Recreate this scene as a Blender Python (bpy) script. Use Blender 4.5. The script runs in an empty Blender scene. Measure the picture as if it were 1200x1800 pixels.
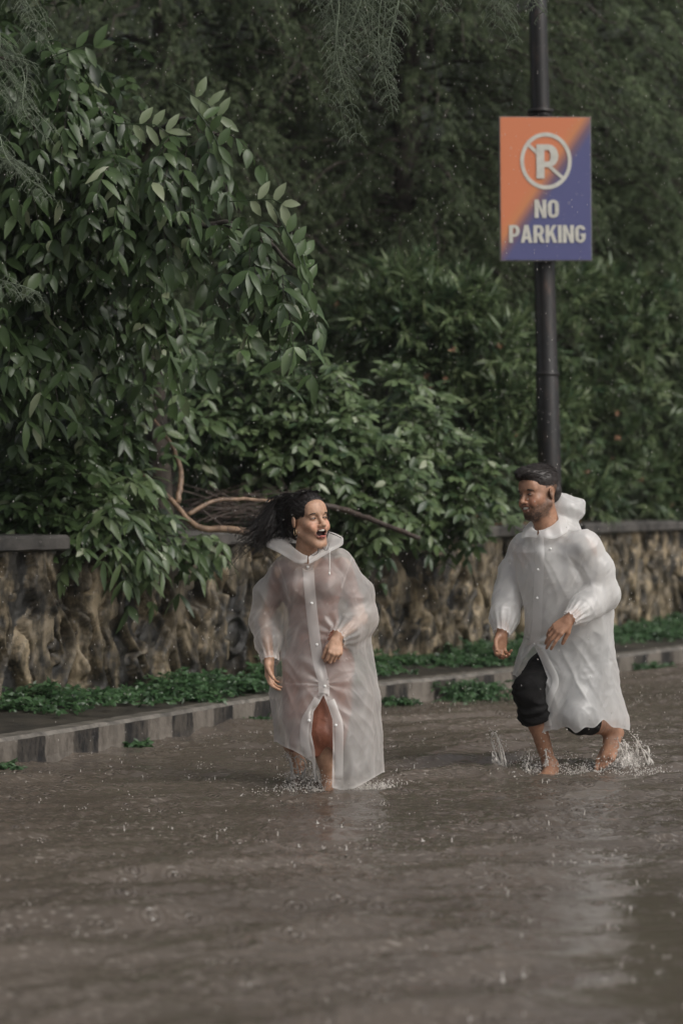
import bpy, math, random
import numpy as np
from mathutils import Vector, Matrix, noise
from mathutils.bvhtree import BVHTree

# ------------------------------------------------------------------ camera, light
F = 4234.0; CH = 1.457; HZ = 875.0          # focal length in photo pixels, eye height, horizon row
sc = bpy.context.scene
cam_d = bpy.data.cameras.new('camera'); cam = bpy.data.objects.new('camera', cam_d)
sc.collection.objects.link(cam); sc.camera = cam
cam.location = (0, 0, CH); cam.rotation_euler = (math.radians(90), 0, 0)
cam_d.sensor_fit = 'VERTICAL'; cam_d.sensor_height = 36; cam_d.sensor_width = 24
cam_d.lens = 36 * F / 1800.0; cam_d.shift_y = -25 / 1800.0
cam_d.clip_start = 0.1; cam_d.clip_end = 500
cam_d.dof.use_dof = True; cam_d.dof.focus_distance = 12.4; cam_d.dof.aperture_fstop = 1.9

SUNV = Vector((0.85, -0.65, 1.05)).normalized()
w = bpy.data.worlds.new('World'); sc.world = w; w.use_nodes = True
nt = w.node_tree; bg = nt.nodes['Background']
sky = nt.nodes.new('ShaderNodeTexSky'); sky.sky_type = 'NISHITA'; sky.sun_disc = False
sky.sun_elevation = math.asin(SUNV.z); sky.sun_rotation = math.atan2(SUNV.x, SUNV.y)
sky.air_density = 1.0; sky.dust_density = 5.0; sky.ozone_density = 0.6
hs = nt.nodes.new('ShaderNodeHueSaturation'); hs.inputs['Saturation'].default_value = 0.25
nt.links.new(sky.outputs[0], hs.inputs['Color']); nt.links.new(hs.outputs[0], bg.inputs[0])
bg.inputs[1].default_value = 0.1
sl = bpy.data.lights.new('sun', 'SUN'); sl.energy = 1.1; sl.angle = math.radians(45); sl.color = (1, .96, .9)
so = bpy.data.objects.new('sun', sl); sc.collection.objects.link(so)
so.rotation_euler = (-SUNV).to_track_quat('-Z', 'Y').to_euler()
sc.view_settings.view_transform = 'Standard'; sc.view_settings.look = 'None'
sc.view_settings.exposure = 0.25; sc.view_settings.gamma = 1
sc.cycles.max_bounces = 8; sc.cycles.transparent_max_bounces = 24

# ------------------------------------------------------------------ helpers
def P(px, py, D):
    return np.array([(px - 600) / F * D, D, CH - (py - HZ) / F * D])
def px_of(v):
    return 600 + v[:, 0] / v[:, 1] * F, HZ + (CH - v[:, 2]) / v[:, 1] * F

def tag(o, label=None, cat=None, group=None, kind=None):
    if label: o['label'] = label
    if cat: o['category'] = cat
    if group: o['group'] = group
    if kind: o['kind'] = kind
    return o
def empty(name, loc=(0, 0, 0)):
    o = bpy.data.objects.new(name, None); sc.collection.objects.link(o); o.location = tuple(loc)
    o.empty_display_size = .1
    return o
def mesh(name, V, Q, mat, parent=None, smooth=True, attr=None, col=None, mats=None, midx=None):
    """V (n,3) world; Q (m,3|4) or list of such arrays. attr: dict of float point attributes"""
    V = np.asarray(V, dtype=np.float32)
    qs = Q if isinstance(Q, (list, tuple)) else [Q]
    qs = [np.asarray(q, dtype=np.int32) for q in qs if len(q)]
    me = bpy.data.meshes.new(name)
    me.vertices.add(len(V)); me.vertices.foreach_set('co', V.ravel())
    idx = np.concatenate([q.ravel() for q in qs])
    tot = np.concatenate([np.full(len(q), q.shape[1], dtype=np.int32) for q in qs])
    st = np.concatenate([[0], np.cumsum(tot)[:-1]]).astype(np.int32)
    me.loops.add(len(idx)); me.loops.foreach_set('vertex_index', idx)
    me.polygons.add(len(tot)); me.polygons.foreach_set('loop_start', st); me.polygons.foreach_set('loop_total', tot)
    me.polygons.foreach_set('use_smooth', np.full(len(tot), smooth))
    me.materials.append(mat)
    if mats:
        for m in mats: me.materials.append(m)
    if midx is not None: me.polygons.foreach_set('material_index', np.asarray(midx, dtype=np.int32))
    me.update(calc_edges=True)
    for k, a in (attr or {}).items():
        at = me.attributes.new(k, 'FLOAT', 'POINT'); at.data.foreach_set('value', np.asarray(a, dtype=np.float32))
    if col is not None:
        at = me.attributes.new('col', 'FLOAT_COLOR', 'POINT')
        c = np.ones((len(V), 4), dtype=np.float32); c[:, :3] = col; at.data.foreach_set('color', c.ravel())
    o = bpy.data.objects.new(name, me); sc.collection.objects.link(o)
    if parent is not None: setp(o, parent)
    return o
def setp(o, parent):
    o.parent = parent
    if parent.parent is None: o.matrix_parent_inverse = Matrix.Translation(-parent.location)
def cat_parts(parts):
    Vs, Qs, off = [], {}, 0
    for V, Q in parts:
        Vs.append(V)
        for q in (Q if isinstance(Q, list) else [Q]):
            Qs.setdefault(q.shape[1], []).append(q + off)
        off += len(V)
    return np.concatenate(Vs), [np.concatenate(q) for q in Qs.values()]

def unit(a):
    return a / np.maximum(np.linalg.norm(a, axis=-1, keepdims=True), 1e-9)
def Rz(a):
    c, s = math.cos(a), math.sin(a); return np.array([[c, -s, 0], [s, c, 0], [0, 0, 1.]])
def Rx(a):
    c, s = math.cos(a), math.sin(a); return np.array([[1., 0, 0], [0, c, -s], [0, s, c]])
def Ry(a):
    c, s = math.cos(a), math.sin(a); return np.array([[c, 0, s], [0, 1., 0], [-s, 0, c]])
rad = math.radians

def tubes(paths, radii, m=6, cap=True):
    paths = np.asarray(paths, float); N, K, _ = paths.shape
    radii = np.broadcast_to(np.asarray(radii, float), (N, K))
    T = unit(np.gradient(paths, axis=1))
    ref = np.where(np.abs(T[:, :1, 2:3]) > .8, np.array([[[1., 0, 0]]]), np.array([[[0, 0, 1.]]]))
    A = unit(np.cross(T, ref)); B = np.cross(T, A)
    ph = np.arange(m) / m * 2 * np.pi
    V = paths[:, :, None] + radii[:, :, None, None] * (A[:, :, None] * np.cos(ph)[None, None, :, None] + B[:, :, None] * np.sin(ph)[None, None, :, None])
    V = V.reshape(-1, 3)
    n = np.arange(N)[:, None, None] * K * m; k = np.arange(K - 1)[None, :, None] * m; j = np.arange(m)[None, None, :]; j2 = (j + 1) % m
    Q = np.stack(np.broadcast_arrays(n + k + j, n + k + j2, n + k + m + j2, n + k + m + j), -1).reshape(-1, 4)
    out = [Q]
    if cap:
        nn = np.arange(N)[:, None] * K * m
        if m == 4:
            out[0] = np.concatenate([Q, (nn + np.arange(4)[::-1])[:, :], nn + (K - 1) * m + np.arange(4)])
        else:
            out += [nn + np.arange(m)[::-1][None], nn + (K - 1) * m + np.arange(m)[None]]
            if m == 3: out = [Q, np.concatenate(out[1:])]
            else:
                out = [Q, np.concatenate(out[1:])]
    return V, out
def spline(pts, n):
    """Catmull-Rom through pts (k,d) -> (n,d)"""
    p = np.asarray(pts, float); p = np.concatenate([[2 * p[0] - p[1]], p, [2 * p[-1] - p[-2]]])
    t = np.linspace(0, len(p) - 3 - 1e-6, n); i = t.astype(int); f = (t - i)[:, None]
    a, b, c, d = p[i], p[i + 1], p[i + 2], p[i + 3]
    return .5 * (2 * b + (c - a) * f + (2 * a - 5 * b + 4 * c - d) * f * f + (3 * b - 3 * c + d - a) * f ** 3)
def box(c, s, R=np.eye(3)):
    v = np.array([[x, y, z] for x in (-.5, .5) for y in (-.5, .5) for z in (-.5, .5)]) * s
    q = np.array([[0, 1, 3, 2], [4, 6, 7, 5], [0, 4, 5, 1], [2, 3, 7, 6], [0, 2, 6, 4], [1, 5, 7, 3]])
    return v @ R.T + c, q
def blobs_mesh(C, r, sq=1.0):
    """small octahedral droplets at C (n,3), radii r (n,)"""
    o = np.array([[1, 0, 0], [-1, 0, 0], [0, 1, 0], [0, -1, 0], [0, 0, sq], [0, 0, -sq]], float)
    t = np.array([[0, 2, 4], [2, 1, 4], [1, 3, 4], [3, 0, 4], [2, 0, 5], [1, 2, 5], [3, 1, 5], [0, 3, 5]])
    V = (C[:, None] + o[None] * np.asarray(r)[:, None, None]).reshape(-1, 3)
    return V, (t[None] + np.arange(len(C))[:, None, None] * 6).reshape(-1, 3)

def nz(V, s, off=0.0):
    """perlin noise sampled at V*s"""
    s = np.broadcast_to(np.asarray(s, float), (3,))
    q = V * s + off
    return np.array([noise.noise(Vector(p)) for p in q.tolist()])

# ------------------------------------------------------------------ SDF mesher
def cap(a, b, ra, rb=None, k=.02, op=1):
    a = np.asarray(a, float); b = np.asarray(b, float); rb = ra if rb is None else rb
    ba = b - a; bb = max(ba @ ba, 1e-12)
    def f(p):
        h = np.clip(((p - a) @ ba) / bb, 0, 1)
        return np.linalg.norm(p - a - h[:, None] * ba, axis=1) - (ra + (rb - ra) * h)
    return (f, k, op)
def ell(c, r, R=np.eye(3), k=.02, op=1):
    c = np.asarray(c, float); r = np.asarray(r, float)
    def f(p):
        q = (p - c) @ R
        k0 = np.linalg.norm(q / r, axis=1); k1 = np.linalg.norm(q / (r * r), axis=1)
        return k0 * (k0 - 1) / np.maximum(k1, 1e-6)
    return (f, k, op)
def chain(pts, rs, k=.02):
    return [cap(pts[i], pts[i + 1], rs[i], rs[i + 1], k) for i in range(len(pts) - 1)]
def combine(prims, p, sel=None):
    d = None
    for i, (f, k, op) in enumerate(prims):
        if sel is not None and not sel[i]: continue
        e = f(p)
        if d is None:
            if op < 0: continue
            d = e; continue
        if op > 0:
            h = np.clip(.5 + .5 * (d - e) / k, 0, 1); d = d * (1 - h) + e * h - k * h * (1 - h)
        else:
            h = np.clip(.5 - .5 * (d + e) / k, 0, 1); d = d * (1 - h) - e * h + k * h * (1 - h)
    return np.full(len(p), .2) if d is None else d
def sdf_mesh(prims, lo, hi, h, B=16, slack=.02):
    lo = np.asarray(lo, float); hi = np.asarray(hi, float)
    nb = np.ceil((hi - lo) / h / B).astype(int); n = nb * B
    g = np.stack(np.meshgrid(*[np.arange(k) for k in nb], indexing='ij'), -1).reshape(-1, 3)
    cen = lo + (g * B + (B - 1) / 2) * h; hd = h * B * .87
    per = np.stack([f(cen) for f, k, op in prims], 1)
    dc = combine(prims, cen)
    vol = np.full(tuple(n), .05, dtype=np.float32)
    ax = np.arange(B) * h; loc = np.stack(np.meshgrid(ax, ax, ax, indexing='ij'), -1).reshape(-1, 3)
    ks = np.array([k for f, k, op in prims])
    for gi, c, d, pr in zip(g, cen, dc, per):
        s = tuple(slice(a * B, a * B + B) for a in gi)
        if abs(d) > hd * 1.25 + slack:
            if d < 0: vol[s] = -.05
            continue
        sel = pr < hd * 1.3 + ks + slack
        vol[s] = combine(prims, lo + gi * B * h + loc, sel).reshape(B, B, B)
    # naive surface nets
    S = vol < 0
    c8 = sum(S[i:n[0] - 1 + i, j:n[1] - 1 + j, k:n[2] - 1 + k].astype(np.int8) for i in (0, 1) for j in (0, 1) for k in (0, 1))
    I, J, K = np.nonzero((c8 > 0) & (c8 < 8))
    acc = np.zeros((len(I), 3)); cnt = np.zeros(len(I))
    for axn in range(3):
        o1, o2 = [a for a in range(3) if a != axn]
        for u in (0, 1):
            for v in (0, 1):
                a = [0, 0, 0]; a[o1] = u; a[o2] = v; b = list(a); b[axn] = 1
                va = vol[I + a[0], J + a[1], K + a[2]]; vb = vol[I + b[0], J + b[1], K + b[2]]
                m = (va < 0) != (vb < 0)
                t = np.where(m, va / np.where(m, va - vb, 1), 0)
                pt = np.tile(np.array(a, float), (len(I), 1)); pt[:, axn] += t
                acc += pt * m[:, None]; cnt += m
    V = lo + (np.stack([I, J, K], 1) + acc / cnt[:, None]) * h
    ids = np.full(tuple(n - 1), -1, dtype=np.int32); ids[I, J, K] = np.arange(len(I))
    Q = []
    for axn in range(3):
        o1, o2 = [(1, 2), (2, 0), (0, 1)][axn]
        sl0 = [slice(None)] * 3; sl1 = [slice(None)] * 3
        sl0[axn] = slice(0, n[axn] - 1); sl1[axn] = slice(1, n[axn])
        a = S[tuple(sl0)]; b = S[tuple(sl1)]
        X = np.stack(np.nonzero(a != b), 1)
        X = X[(X[:, o1] > 0) & (X[:, o2] > 0) & (X[:, o1] < n[o1] - 1) & (X[:, o2] < n[o2] - 1)]
        sg = a[X[:, 0], X[:, 1], X[:, 2]]
        e1 = np.zeros(3, int); e1[o1] = 1; e2 = np.zeros(3, int); e2[o2] = 1
        q = np.stack([ids[tuple((X - e1 - e2).T)], ids[tuple((X - e2).T)], ids[tuple(X.T)], ids[tuple((X - e1).T)]], 1)
        q[~sg] = q[~sg][:, ::-1]
        Q.append(q)
    Q = np.concatenate(Q); Q = Q[(Q >= 0).all(1)]
    return V, Q
def normals(V, T):
    nrm = np.zeros_like(V)
    fn = np.cross(V[T[:, 1]] - V[T[:, 0]], V[T[:, 2]] - V[T[:, 0]])
    for i in range(T.shape[1]): np.add.at(nrm, T[:, i], fn)
    return unit(nrm)
def clip_mesh(V, Q, g):
    """keep g>0, cutting triangles exactly at g=0"""
    T = np.concatenate([Q[:, [0, 1, 2]], Q[:, [0, 2, 3]]]) if Q.shape[1] == 4 else Q
    ins = g[T] > 0; c = ins.sum(1)
    keep = [tuple(t) for t in T[c == 3]]
    newV = []; cache = {}
    def cut(a, b):
        key = (min(a, b), max(a, b))
        if key not in cache:
            t = g[a] / (g[a] - g[b]); cache[key] = len(V) + len(newV); newV.append(V[a] + (V[b] - V[a]) * t)
        return cache[key]
    for t, m in zip(T[(c > 0) & (c < 3)].tolist(), ins[(c > 0) & (c < 3)].tolist()):
        for r in range(3):
            a, b, d = t[r], t[(r + 1) % 3], t[(r + 2) % 3]; A, Bm, Dm = m[r], m[(r + 1) % 3], m[(r + 2) % 3]
            if A and not Bm and not Dm: keep.append((a, cut(a, b), cut(a, d))); break
            if not A and Bm and Dm:
                x, y = cut(a, b), cut(a, d); keep += [(x, b, d), (x, d, y)]; break
    T2 = np.array(keep); V2 = np.concatenate([V, np.array(newV).reshape(-1, V.shape[1])])
    used = np.unique(T2); mp = np.full(len(V2), -1); mp[used] = np.arange(len(used))
    return V2[used], mp[T2]
def sd_poly(px, py, poly):
    """signed distance, positive outside (pixels)"""
    poly = np.asarray(poly, float); d = np.full(len(px), 1e18); ins = np.zeros(len(px), bool)
    for i in range(len(poly)):
        a, b = poly[i], poly[(i + 1) % len(poly)]
        e = b - a; wx, wy = px - a[0], py - a[1]
        t = np.clip((wx * e[0] + wy * e[1]) / (e @ e), 0, 1)
        d = np.minimum(d, (wx - e[0] * t) ** 2 + (wy - e[1] * t) ** 2)
        cr = ((a[1] > py) != (b[1] > py)) & (px < (b[0] - a[0]) * (py - a[1]) / (b[1] - a[1] + 1e-12) + a[0])
        ins ^= cr
    return np.where(ins, -1, 1) * np.sqrt(d)

# ------------------------------------------------------------------ materials
def newmat(name):
    m = bpy.data.materials.new(name); m.use_nodes = True
    return m, m.node_tree, m.node_tree.nodes['Principled BSDF']
def nd(t, ty, **kw):
    n = t.nodes.new(ty)
    for k, v in kw.items():
        if k in n.inputs: n.inputs[k].default_value = v
        else: setattr(n, k, v)
    return n
def ramp(t, src, stops):
    r = t.nodes.new('ShaderNodeValToRGB'); t.links.new(src, r.inputs[0])
    while len(r.color_ramp.elements) < len(stops): r.color_ramp.elements.new(.5)
    for e, (p, c) in zip(r.color_ramp.elements, stops): e.position = p; e.color = (*c, 1)
    return r.outputs[0]
def bump(t, b, src, strength=.3, dist=.01, nrm=None):
    n = t.nodes.new('ShaderNodeBump'); n.inputs['Strength'].default_value = strength; n.inputs['Distance'].default_value = dist
    t.links.new(src, n.inputs['Height'])
    if nrm: t.links.new(nrm, n.inputs['Normal'])
    t.links.new(n.outputs[0], b.inputs['Normal']); return n.outputs[0]
def tex(t, scale, detail=4, vec=None, rough=.55, kind='ShaderNodeTexNoise'):
    n = t.nodes.new(kind); n.inputs['Scale'].default_value = scale
    if kind == 'ShaderNodeTexNoise': n.inputs['Detail'].default_value = detail; n.inputs['Roughness'].default_value = rough
    if vec is None: vec = t.nodes.new('ShaderNodeNewGeometry').outputs['Position']
    t.links.new(vec, n.inputs['Vector']); return n.outputs[0]
def mapping(t, scale, rot=(0, 0, 0)):
    g = t.nodes.new('ShaderNodeNewGeometry'); m = t.nodes.new('ShaderNodeMapping')
    m.inputs['Scale'].default_value = scale; m.inputs['Rotation'].default_value = rot
    t.links.new(g.outputs['Position'], m.inputs[0]); return m.outputs[0]

def mat_noise(name, c1, c2, scale=8, rough=.6, bs=.3, bd=.01, spec=.5, c3=None):
    m, t, b = newmat(name)
    n = tex(t, scale, 6)
    st = [(.35, c1), (.65, c2)] if c3 is None else [(.3, c1), (.5, c2), (.68, c3)]
    t.links.new(ramp(t, n, st), b.inputs['Base Color'])
    b.inputs['Roughness'].default_value = rough; b.inputs['Specular IOR Level'].default_value = spec
    bump(t, b, tex(t, scale * 4, 6), bs, bd)
    return m
def mat_leaf(name, dark, light, pale=None, rough=.32, trans=.3, spec=.5):
    m, t, b = newmat(name)
    a = nd(t, 'ShaderNodeAttribute', attribute_name='var')
    st = [(0, dark), (.75, light)] + ([(1, pale)] if pale else [])
    c = ramp(t, a.outputs['Fac'], st); t.links.new(c, b.inputs['Base Color'])
    b.inputs['Roughness'].default_value = rough; b.inputs['Specular IOR Level'].default_value = spec
    tr = nd(t, 'ShaderNodeBsdfTranslucent'); mx = nd(t, 'ShaderNodeMixShader'); mx.inputs[0].default_value = trans
    t.links.new(c, tr.inputs[0]); t.links.new(b.outputs[0], mx.inputs[1]); t.links.new(tr.outputs[0], mx.inputs[2])
    t.links.new(mx.outputs[0], t.nodes['Material Output'].inputs[0])
    return m
M = {}
M['leaf_broad'] = mat_leaf('leaf_broad', (.022, .040, .017), (.098, .155, .060), (.29, .33, .20))
M['leaf_bush'] = mat_leaf('leaf_bush', (.03, .062, .03), (.15, .21, .09), (.38, .42, .29))
M['leaf_ole'] = mat_leaf('leaf_ole', (.035, .075, .04), (.165, .22, .10), (.27, .31, .17))
M['leaf_con'] = mat_leaf('leaf_con', (.030, .046, .024), (.095, .125, .056), (.17, .20, .11), rough=.6, spec=.3)
M['leaf_con_pale'] = mat_leaf('leaf_con_pale', (.045, .07, .036), (.15, .20, .095), (.24, .28, .16), rough=.55, spec=.3)
M['leaf_feather'] = mat_leaf('leaf_feather', (.11, .14, .095), (.25, .30, .21), rough=.5)
M['leaf_weed'] = mat_leaf('leaf_weed', (.025, .06, .025), (.075, .15, .06), (.13, .2, .1))
M['leaf_dead'] = mat_leaf('leaf_dead', (.10, .06, .035), (.35, .2, .11))
M['flower'] = mat_leaf('flower', (.50, .27, .17), (.55, .36, .25))
M['bark'] = mat_noise('bark', (.02, .016, .013), (.07, .055, .042), 14, .75, .6, .02)
M['dead_wood'] = mat_noise('dead_wood', (.13, .085, .058), (.33, .215, .14), 18, .45, .5, .01)
M['dark_wood'] = mat_noise('dark_wood', (.035, .026, .022), (.10, .07, .055), 18, .5, .5, .01)
M['coping'] = mat_noise('coping', (.03, .028, .026), (.11, .10, .09), 5, .6, .5, .01)
M['soil'] = mat_noise('soil', (.02, .018, .014), (.06, .05, .038), 4, .6, .6, .02)
M['asphalt'] = mat_noise('asphalt', (.04, .035, .03), (.06, .05, .045), 30, .7)
M['hill'] = mat_noise('hill', (.008, .011, .008), (.022, .026, .018), 1.5, .9, .8, .1)
M['metal_edge'] = mat_noise('metal_edge', (.18, .17, .16), (.28, .27, .25), 12, .5)
M['white_paint'] = mat_noise('white_paint', (.50, .49, .44), (.60, .58, .52), 20, .5, .05)
M['hair'] = newmat('hair')[0]
_b = M['hair'].node_tree.nodes['Principled BSDF']; _b.inputs['Base Color'].default_value = (.016, .012, .011, 1); _b.inputs['Roughness'].default_value = .33
M['hair_man'] = newmat('hair_man')[0]
_b = M['hair_man'].node_tree.nodes['Principled BSDF']; _b.inputs['Base Color'].default_value = (.022, .016, .014, 1); _b.inputs['Roughness'].default_value = .45

def mat_col(name, rough=.47, sss=.07, spec=.5):
    m, t, b = newmat(name)
    a = nd(t, 'ShaderNodeAttribute', attribute_name='col')
    n = tex(t, 45, 4)
    mx = nd(t, 'ShaderNodeMix', data_type='RGBA', blend_type='MULTIPLY'); mx.inputs[0].default_value = 1
    t.links.new(a.outputs['Color'], mx.inputs[6]); t.links.new(ramp(t, n, [(.3, (.76, .72, .70)), (.7, (1.08, 1.08, 1.08))]), mx.inputs[7])
    t.links.new(mx.outputs[2], b.inputs['Base Color'])
    b.inputs['Roughness'].default_value = rough; b.inputs['Specular IOR Level'].default_value = spec
    b.inputs['Subsurface Weight'].default_value = sss; b.inputs['Subsurface Scale'].default_value = .01
    b.inputs['Subsurface Radius'].default_value = (1, .4, .25)
    bump(t, b, tex(t, 220, 3), .12, .002)
    return m
M['skin'] = mat_col('skin')
def flat(name, c, rough=.5, spec=.5, metal=0):
    m, t, b = newmat(name); b.inputs['Base Color'].default_value = (*c, 1); b.inputs['Roughness'].default_value = rough
    b.inputs['Specular IOR Level'].default_value = spec; b.inputs['Metallic'].default_value = metal
    return m
M['teeth'] = flat('teeth', (.72, .68, .6), .25); M['eye_white'] = flat('eye_white', (.55, .5, .46), .15)
M['iris'] = flat('iris', (.02, .012, .008), .1); M['gold'] = flat('gold', (.75, .6, .35), .25, .5, 1)
M['dark_mouth'] = flat('dark_mouth', (.06, .014, .012), .4); M['tongue'] = flat('tongue', (.42, .13, .11), .35)
M['button'] = flat('button', (.8, .79, .77), .3)

def fabric(name, c1, c2, scale, rough=.7, stripe=None):
    m, t, b = newmat(name)
    n = tex(t, scale, 5); c = ramp(t, n, [(.3, c1), (.7, c2)])
    if stripe:
        v = mapping(t, (1, 1, 1), (0, 0, stripe[3]))
        wv = nd(t, 'ShaderNodeTexWave', wave_type='BANDS', bands_direction='X'); wv.inputs['Scale'].default_value = stripe[0]
        wv.inputs['Distortion'].default_value = 1.2; wv.inputs['Detail Scale'].default_value = .6
        t.links.new(v, wv.inputs[0])
        mx = nd(t, 'ShaderNodeMix', data_type='RGBA')
        t.links.new(ramp(t, wv.outputs[0], [(.72, (0, 0, 0)), (.85, (1, 1, 1))]), mx.inputs[0])
        t.links.new(c, mx.inputs[6]); mx.inputs[7].default_value = (*stripe[1], 1); c = mx.outputs[2]
    t.links.new(c, b.inputs['Base Color']); b.inputs['Roughness'].default_value = rough
    bump(t, b, tex(t, scale * 5, 4), .35, .006)
    return m
M['rust_dress'] = fabric('rust_dress', (.150, .050, .027), (.225, .078, .042), 14, .5)
M['black_cloth'] = fabric('black_cloth', (.005, .005, .005), (.012, .011, .011), 20, .85)
M['black_cloth'].node_tree.nodes['Principled BSDF'].inputs['Specular IOR Level'].default_value = .2
M['shirt'] = fabric('shirt', (.55, .53, .50), (.66, .63, .60), 10, .8, stripe=(7.0, (.30, .29, .30), 0, rad(-45)))

# translucent raincoat: thin milky plastic, denser where it is doubled (attribute 'dens') and along painted fold highlights
def mat_coat(name, base, alpha):
    m, t, b = newmat(name)
    at = nd(t, 'ShaderNodeAttribute', attribute_name='dens')
    n1 = tex(t, 1, 3, mapping(t, (11, 11, 3.2), (.2, .35, 0))); n2 = tex(t, 1, 3, mapping(t, (24, 24, 7), (-.3, -.5, 0)))
    for q_ in (n1, n2): q_.node.noise_type = 'RIDGED_MULTIFRACTAL'
    ad = nd(t, 'ShaderNodeMath', operation='ADD'); t.links.new(n1, ad.inputs[0]); t.links.new(n2, ad.inputs[1])
    bp = nd(t, 'ShaderNodeBump'); bp.inputs['Strength'].default_value = .34; bp.inputs['Distance'].default_value = .007
    t.links.new(ad.outputs[0], bp.inputs['Height'])
    df = nd(t, 'ShaderNodeBsdfDiffuse'); df.inputs[0].default_value = (*base, 1)
    tl = nd(t, 'ShaderNodeBsdfTranslucent'); tl.inputs[0].default_value = (*base, 1)
    gl = nd(t, 'ShaderNodeBsdfGlossy'); gl.inputs['Roughness'].default_value = .32
    for s in (df, tl, gl): t.links.new(bp.outputs[0], s.inputs['Normal'])
    m1 = nd(t, 'ShaderNodeMixShader'); m1.inputs[0].default_value = .5
    t.links.new(df.outputs[0], m1.inputs[1]); t.links.new(tl.outputs[0], m1.inputs[2])
    m2 = nd(t, 'ShaderNodeMixShader'); m2.inputs[0].default_value = .07
    t.links.new(m1.outputs[0], m2.inputs[1]); t.links.new(gl.outputs[0], m2.inputs[2])
    tp = nd(t, 'ShaderNodeBsdfTransparent'); tp.inputs[0].default_value = (.93, .92, .91, 1)
    lw = nd(t, 'ShaderNodeLayerWeight'); lw.inputs['Blend'].default_value = .35
    t.links.new(bp.outputs[0], lw.inputs['Normal'])
    n3 = tex(t, 1, 2, mapping(t, (5, 5, 1.6), (.15, -.3, 0))); n3.node.noise_type = 'RIDGED_MULTIFRACTAL'
    cr = ramp(t, n1, [(.62, (0, 0, 0)), (.9, (.30, .30, .30))]); cr3 = ramp(t, n3, [(.66, (0, 0, 0)), (.9, (.38, .38, .38))])  # creases made whiter to imitate highlights along the folds
    cm = nd(t, 'ShaderNodeMath', operation='MAXIMUM'); t.links.new(cr, cm.inputs[0]); t.links.new(cr3, cm.inputs[1])
    dm = nd(t, 'ShaderNodeMath', operation='MAXIMUM'); t.links.new(cm.outputs[0], dm.inputs[0]); t.links.new(at.outputs['Fac'], dm.inputs[1])
    # opacity = 1-(1-alpha)*(1-dens)*(1-.6*facing)
    a1 = nd(t, 'ShaderNodeMath', operation='MULTIPLY_ADD'); a1.inputs[1].default_value = -.6; a1.inputs[2].default_value = 1
    t.links.new(lw.outputs['Facing'], a1.inputs[0])
    a2 = nd(t, 'ShaderNodeMath', operation='SUBTRACT'); a2.inputs[0].default_value = 1; t.links.new(dm.outputs[0], a2.inputs[1])
    a3 = nd(t, 'ShaderNodeMath', operation='MULTIPLY'); t.links.new(a1.outputs[0], a3.inputs[0]); t.links.new(a2.outputs[0], a3.inputs[1])
    a4 = nd(t, 'ShaderNodeMath', operation='MULTIPLY_ADD'); a4.inputs[1].default_value = -(1 - alpha); a4.inputs[2].default_value = 1
    t.links.new(a3.outputs[0], a4.inputs[0])
    m3 = nd(t, 'ShaderNodeMixShader'); t.links.new(a4.outputs[0], m3.inputs[0])
    t.links.new(tp.outputs[0], m3.inputs[1]); t.links.new(m2.outputs[0], m3.inputs[2])
    t.links.new(m3.outputs[0], t.nodes['Material Output'].inputs[0])
    t.nodes.remove(b)
    return m
M['coat_w'] = mat_coat('coat_w', (.80, .775, .75), .33)
M['coat_m'] = mat_coat('coat_m', (.90, .89, .875), .66)
M['cord'] = flat('cord', (.75, .74, .72), .5)

# spray water: bright milky droplets
m, t, b = newmat('spray'); b.inputs['Base Color'].default_value = (.80, .76, .71, 1); b.inputs['Roughness'].default_value = .12
b.inputs['Transmission Weight'].default_value = .2; b.inputs['IOR'].default_value = 1.33; b.inputs['Alpha'].default_value = .85
M['spray'] = m
m, t, b = newmat('sheet'); b.inputs['Base Color'].default_value = (.6, .56, .52, 1); b.inputs['Roughness'].default_value = .15
n = tex(t, 1, 4, mapping(t, (60, 60, 30)))
t.links.new(ramp(t, n, [(.42, (.08, .08, .08)), (.62, (.75, .75, .75))]), b.inputs['Alpha']); bump(t, b, n, .8, .01)
M['sheet'] = m

# muddy flood water
m, t, b = newmat('muddy_water')
n = tex(t, 1, 4, mapping(t, (.25, .5, 1)))
mud = ramp(t, n, [(.3, (.080, .064, .051)), (.7, (.118, .096, .077))])
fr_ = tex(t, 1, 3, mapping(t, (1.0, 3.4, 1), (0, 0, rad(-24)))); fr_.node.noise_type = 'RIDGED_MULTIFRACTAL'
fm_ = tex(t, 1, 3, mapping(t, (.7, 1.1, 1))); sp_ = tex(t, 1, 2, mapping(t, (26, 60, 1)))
glint_lines = ramp(t, fr_, [(.50, (0, 0, 0)), (.78, (.85, .85, .85))]); msk = ramp(t, fm_, [(.44, (0, 0, 0)), (.6, (1, 1, 1))]); glint_spk = ramp(t, sp_, [(.565, (0, 0, 0)), (.68, (.45, .45, .45))])  # pale lines and speckles: sky glints on wave crests, painted into the colour
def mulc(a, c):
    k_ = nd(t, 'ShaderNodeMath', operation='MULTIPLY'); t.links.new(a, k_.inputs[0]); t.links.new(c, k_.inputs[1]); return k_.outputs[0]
f1_ = mulc(glint_lines, msk); f2_ = nd(t, 'ShaderNodeMath', operation='MAXIMUM'); t.links.new(f1_, f2_.inputs[0]); t.links.new(mulc(glint_spk, ramp(t, tex(t, 1.3, 3), [(.4, (.25, .25, .25)), (.6, (1, 1, 1))])), f2_.inputs[1])
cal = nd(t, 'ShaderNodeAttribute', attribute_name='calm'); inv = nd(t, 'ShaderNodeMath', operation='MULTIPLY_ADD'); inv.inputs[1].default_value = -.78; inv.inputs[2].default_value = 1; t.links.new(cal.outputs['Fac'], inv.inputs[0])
mxf = nd(t, 'ShaderNodeMix', data_type='RGBA'); t.links.new(mulc(f2_.outputs[0], inv.outputs[0]), mxf.inputs[0]); t.links.new(mud, mxf.inputs[6]); mxf.inputs[7].default_value = (.40, .36, .315, 1)
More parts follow.
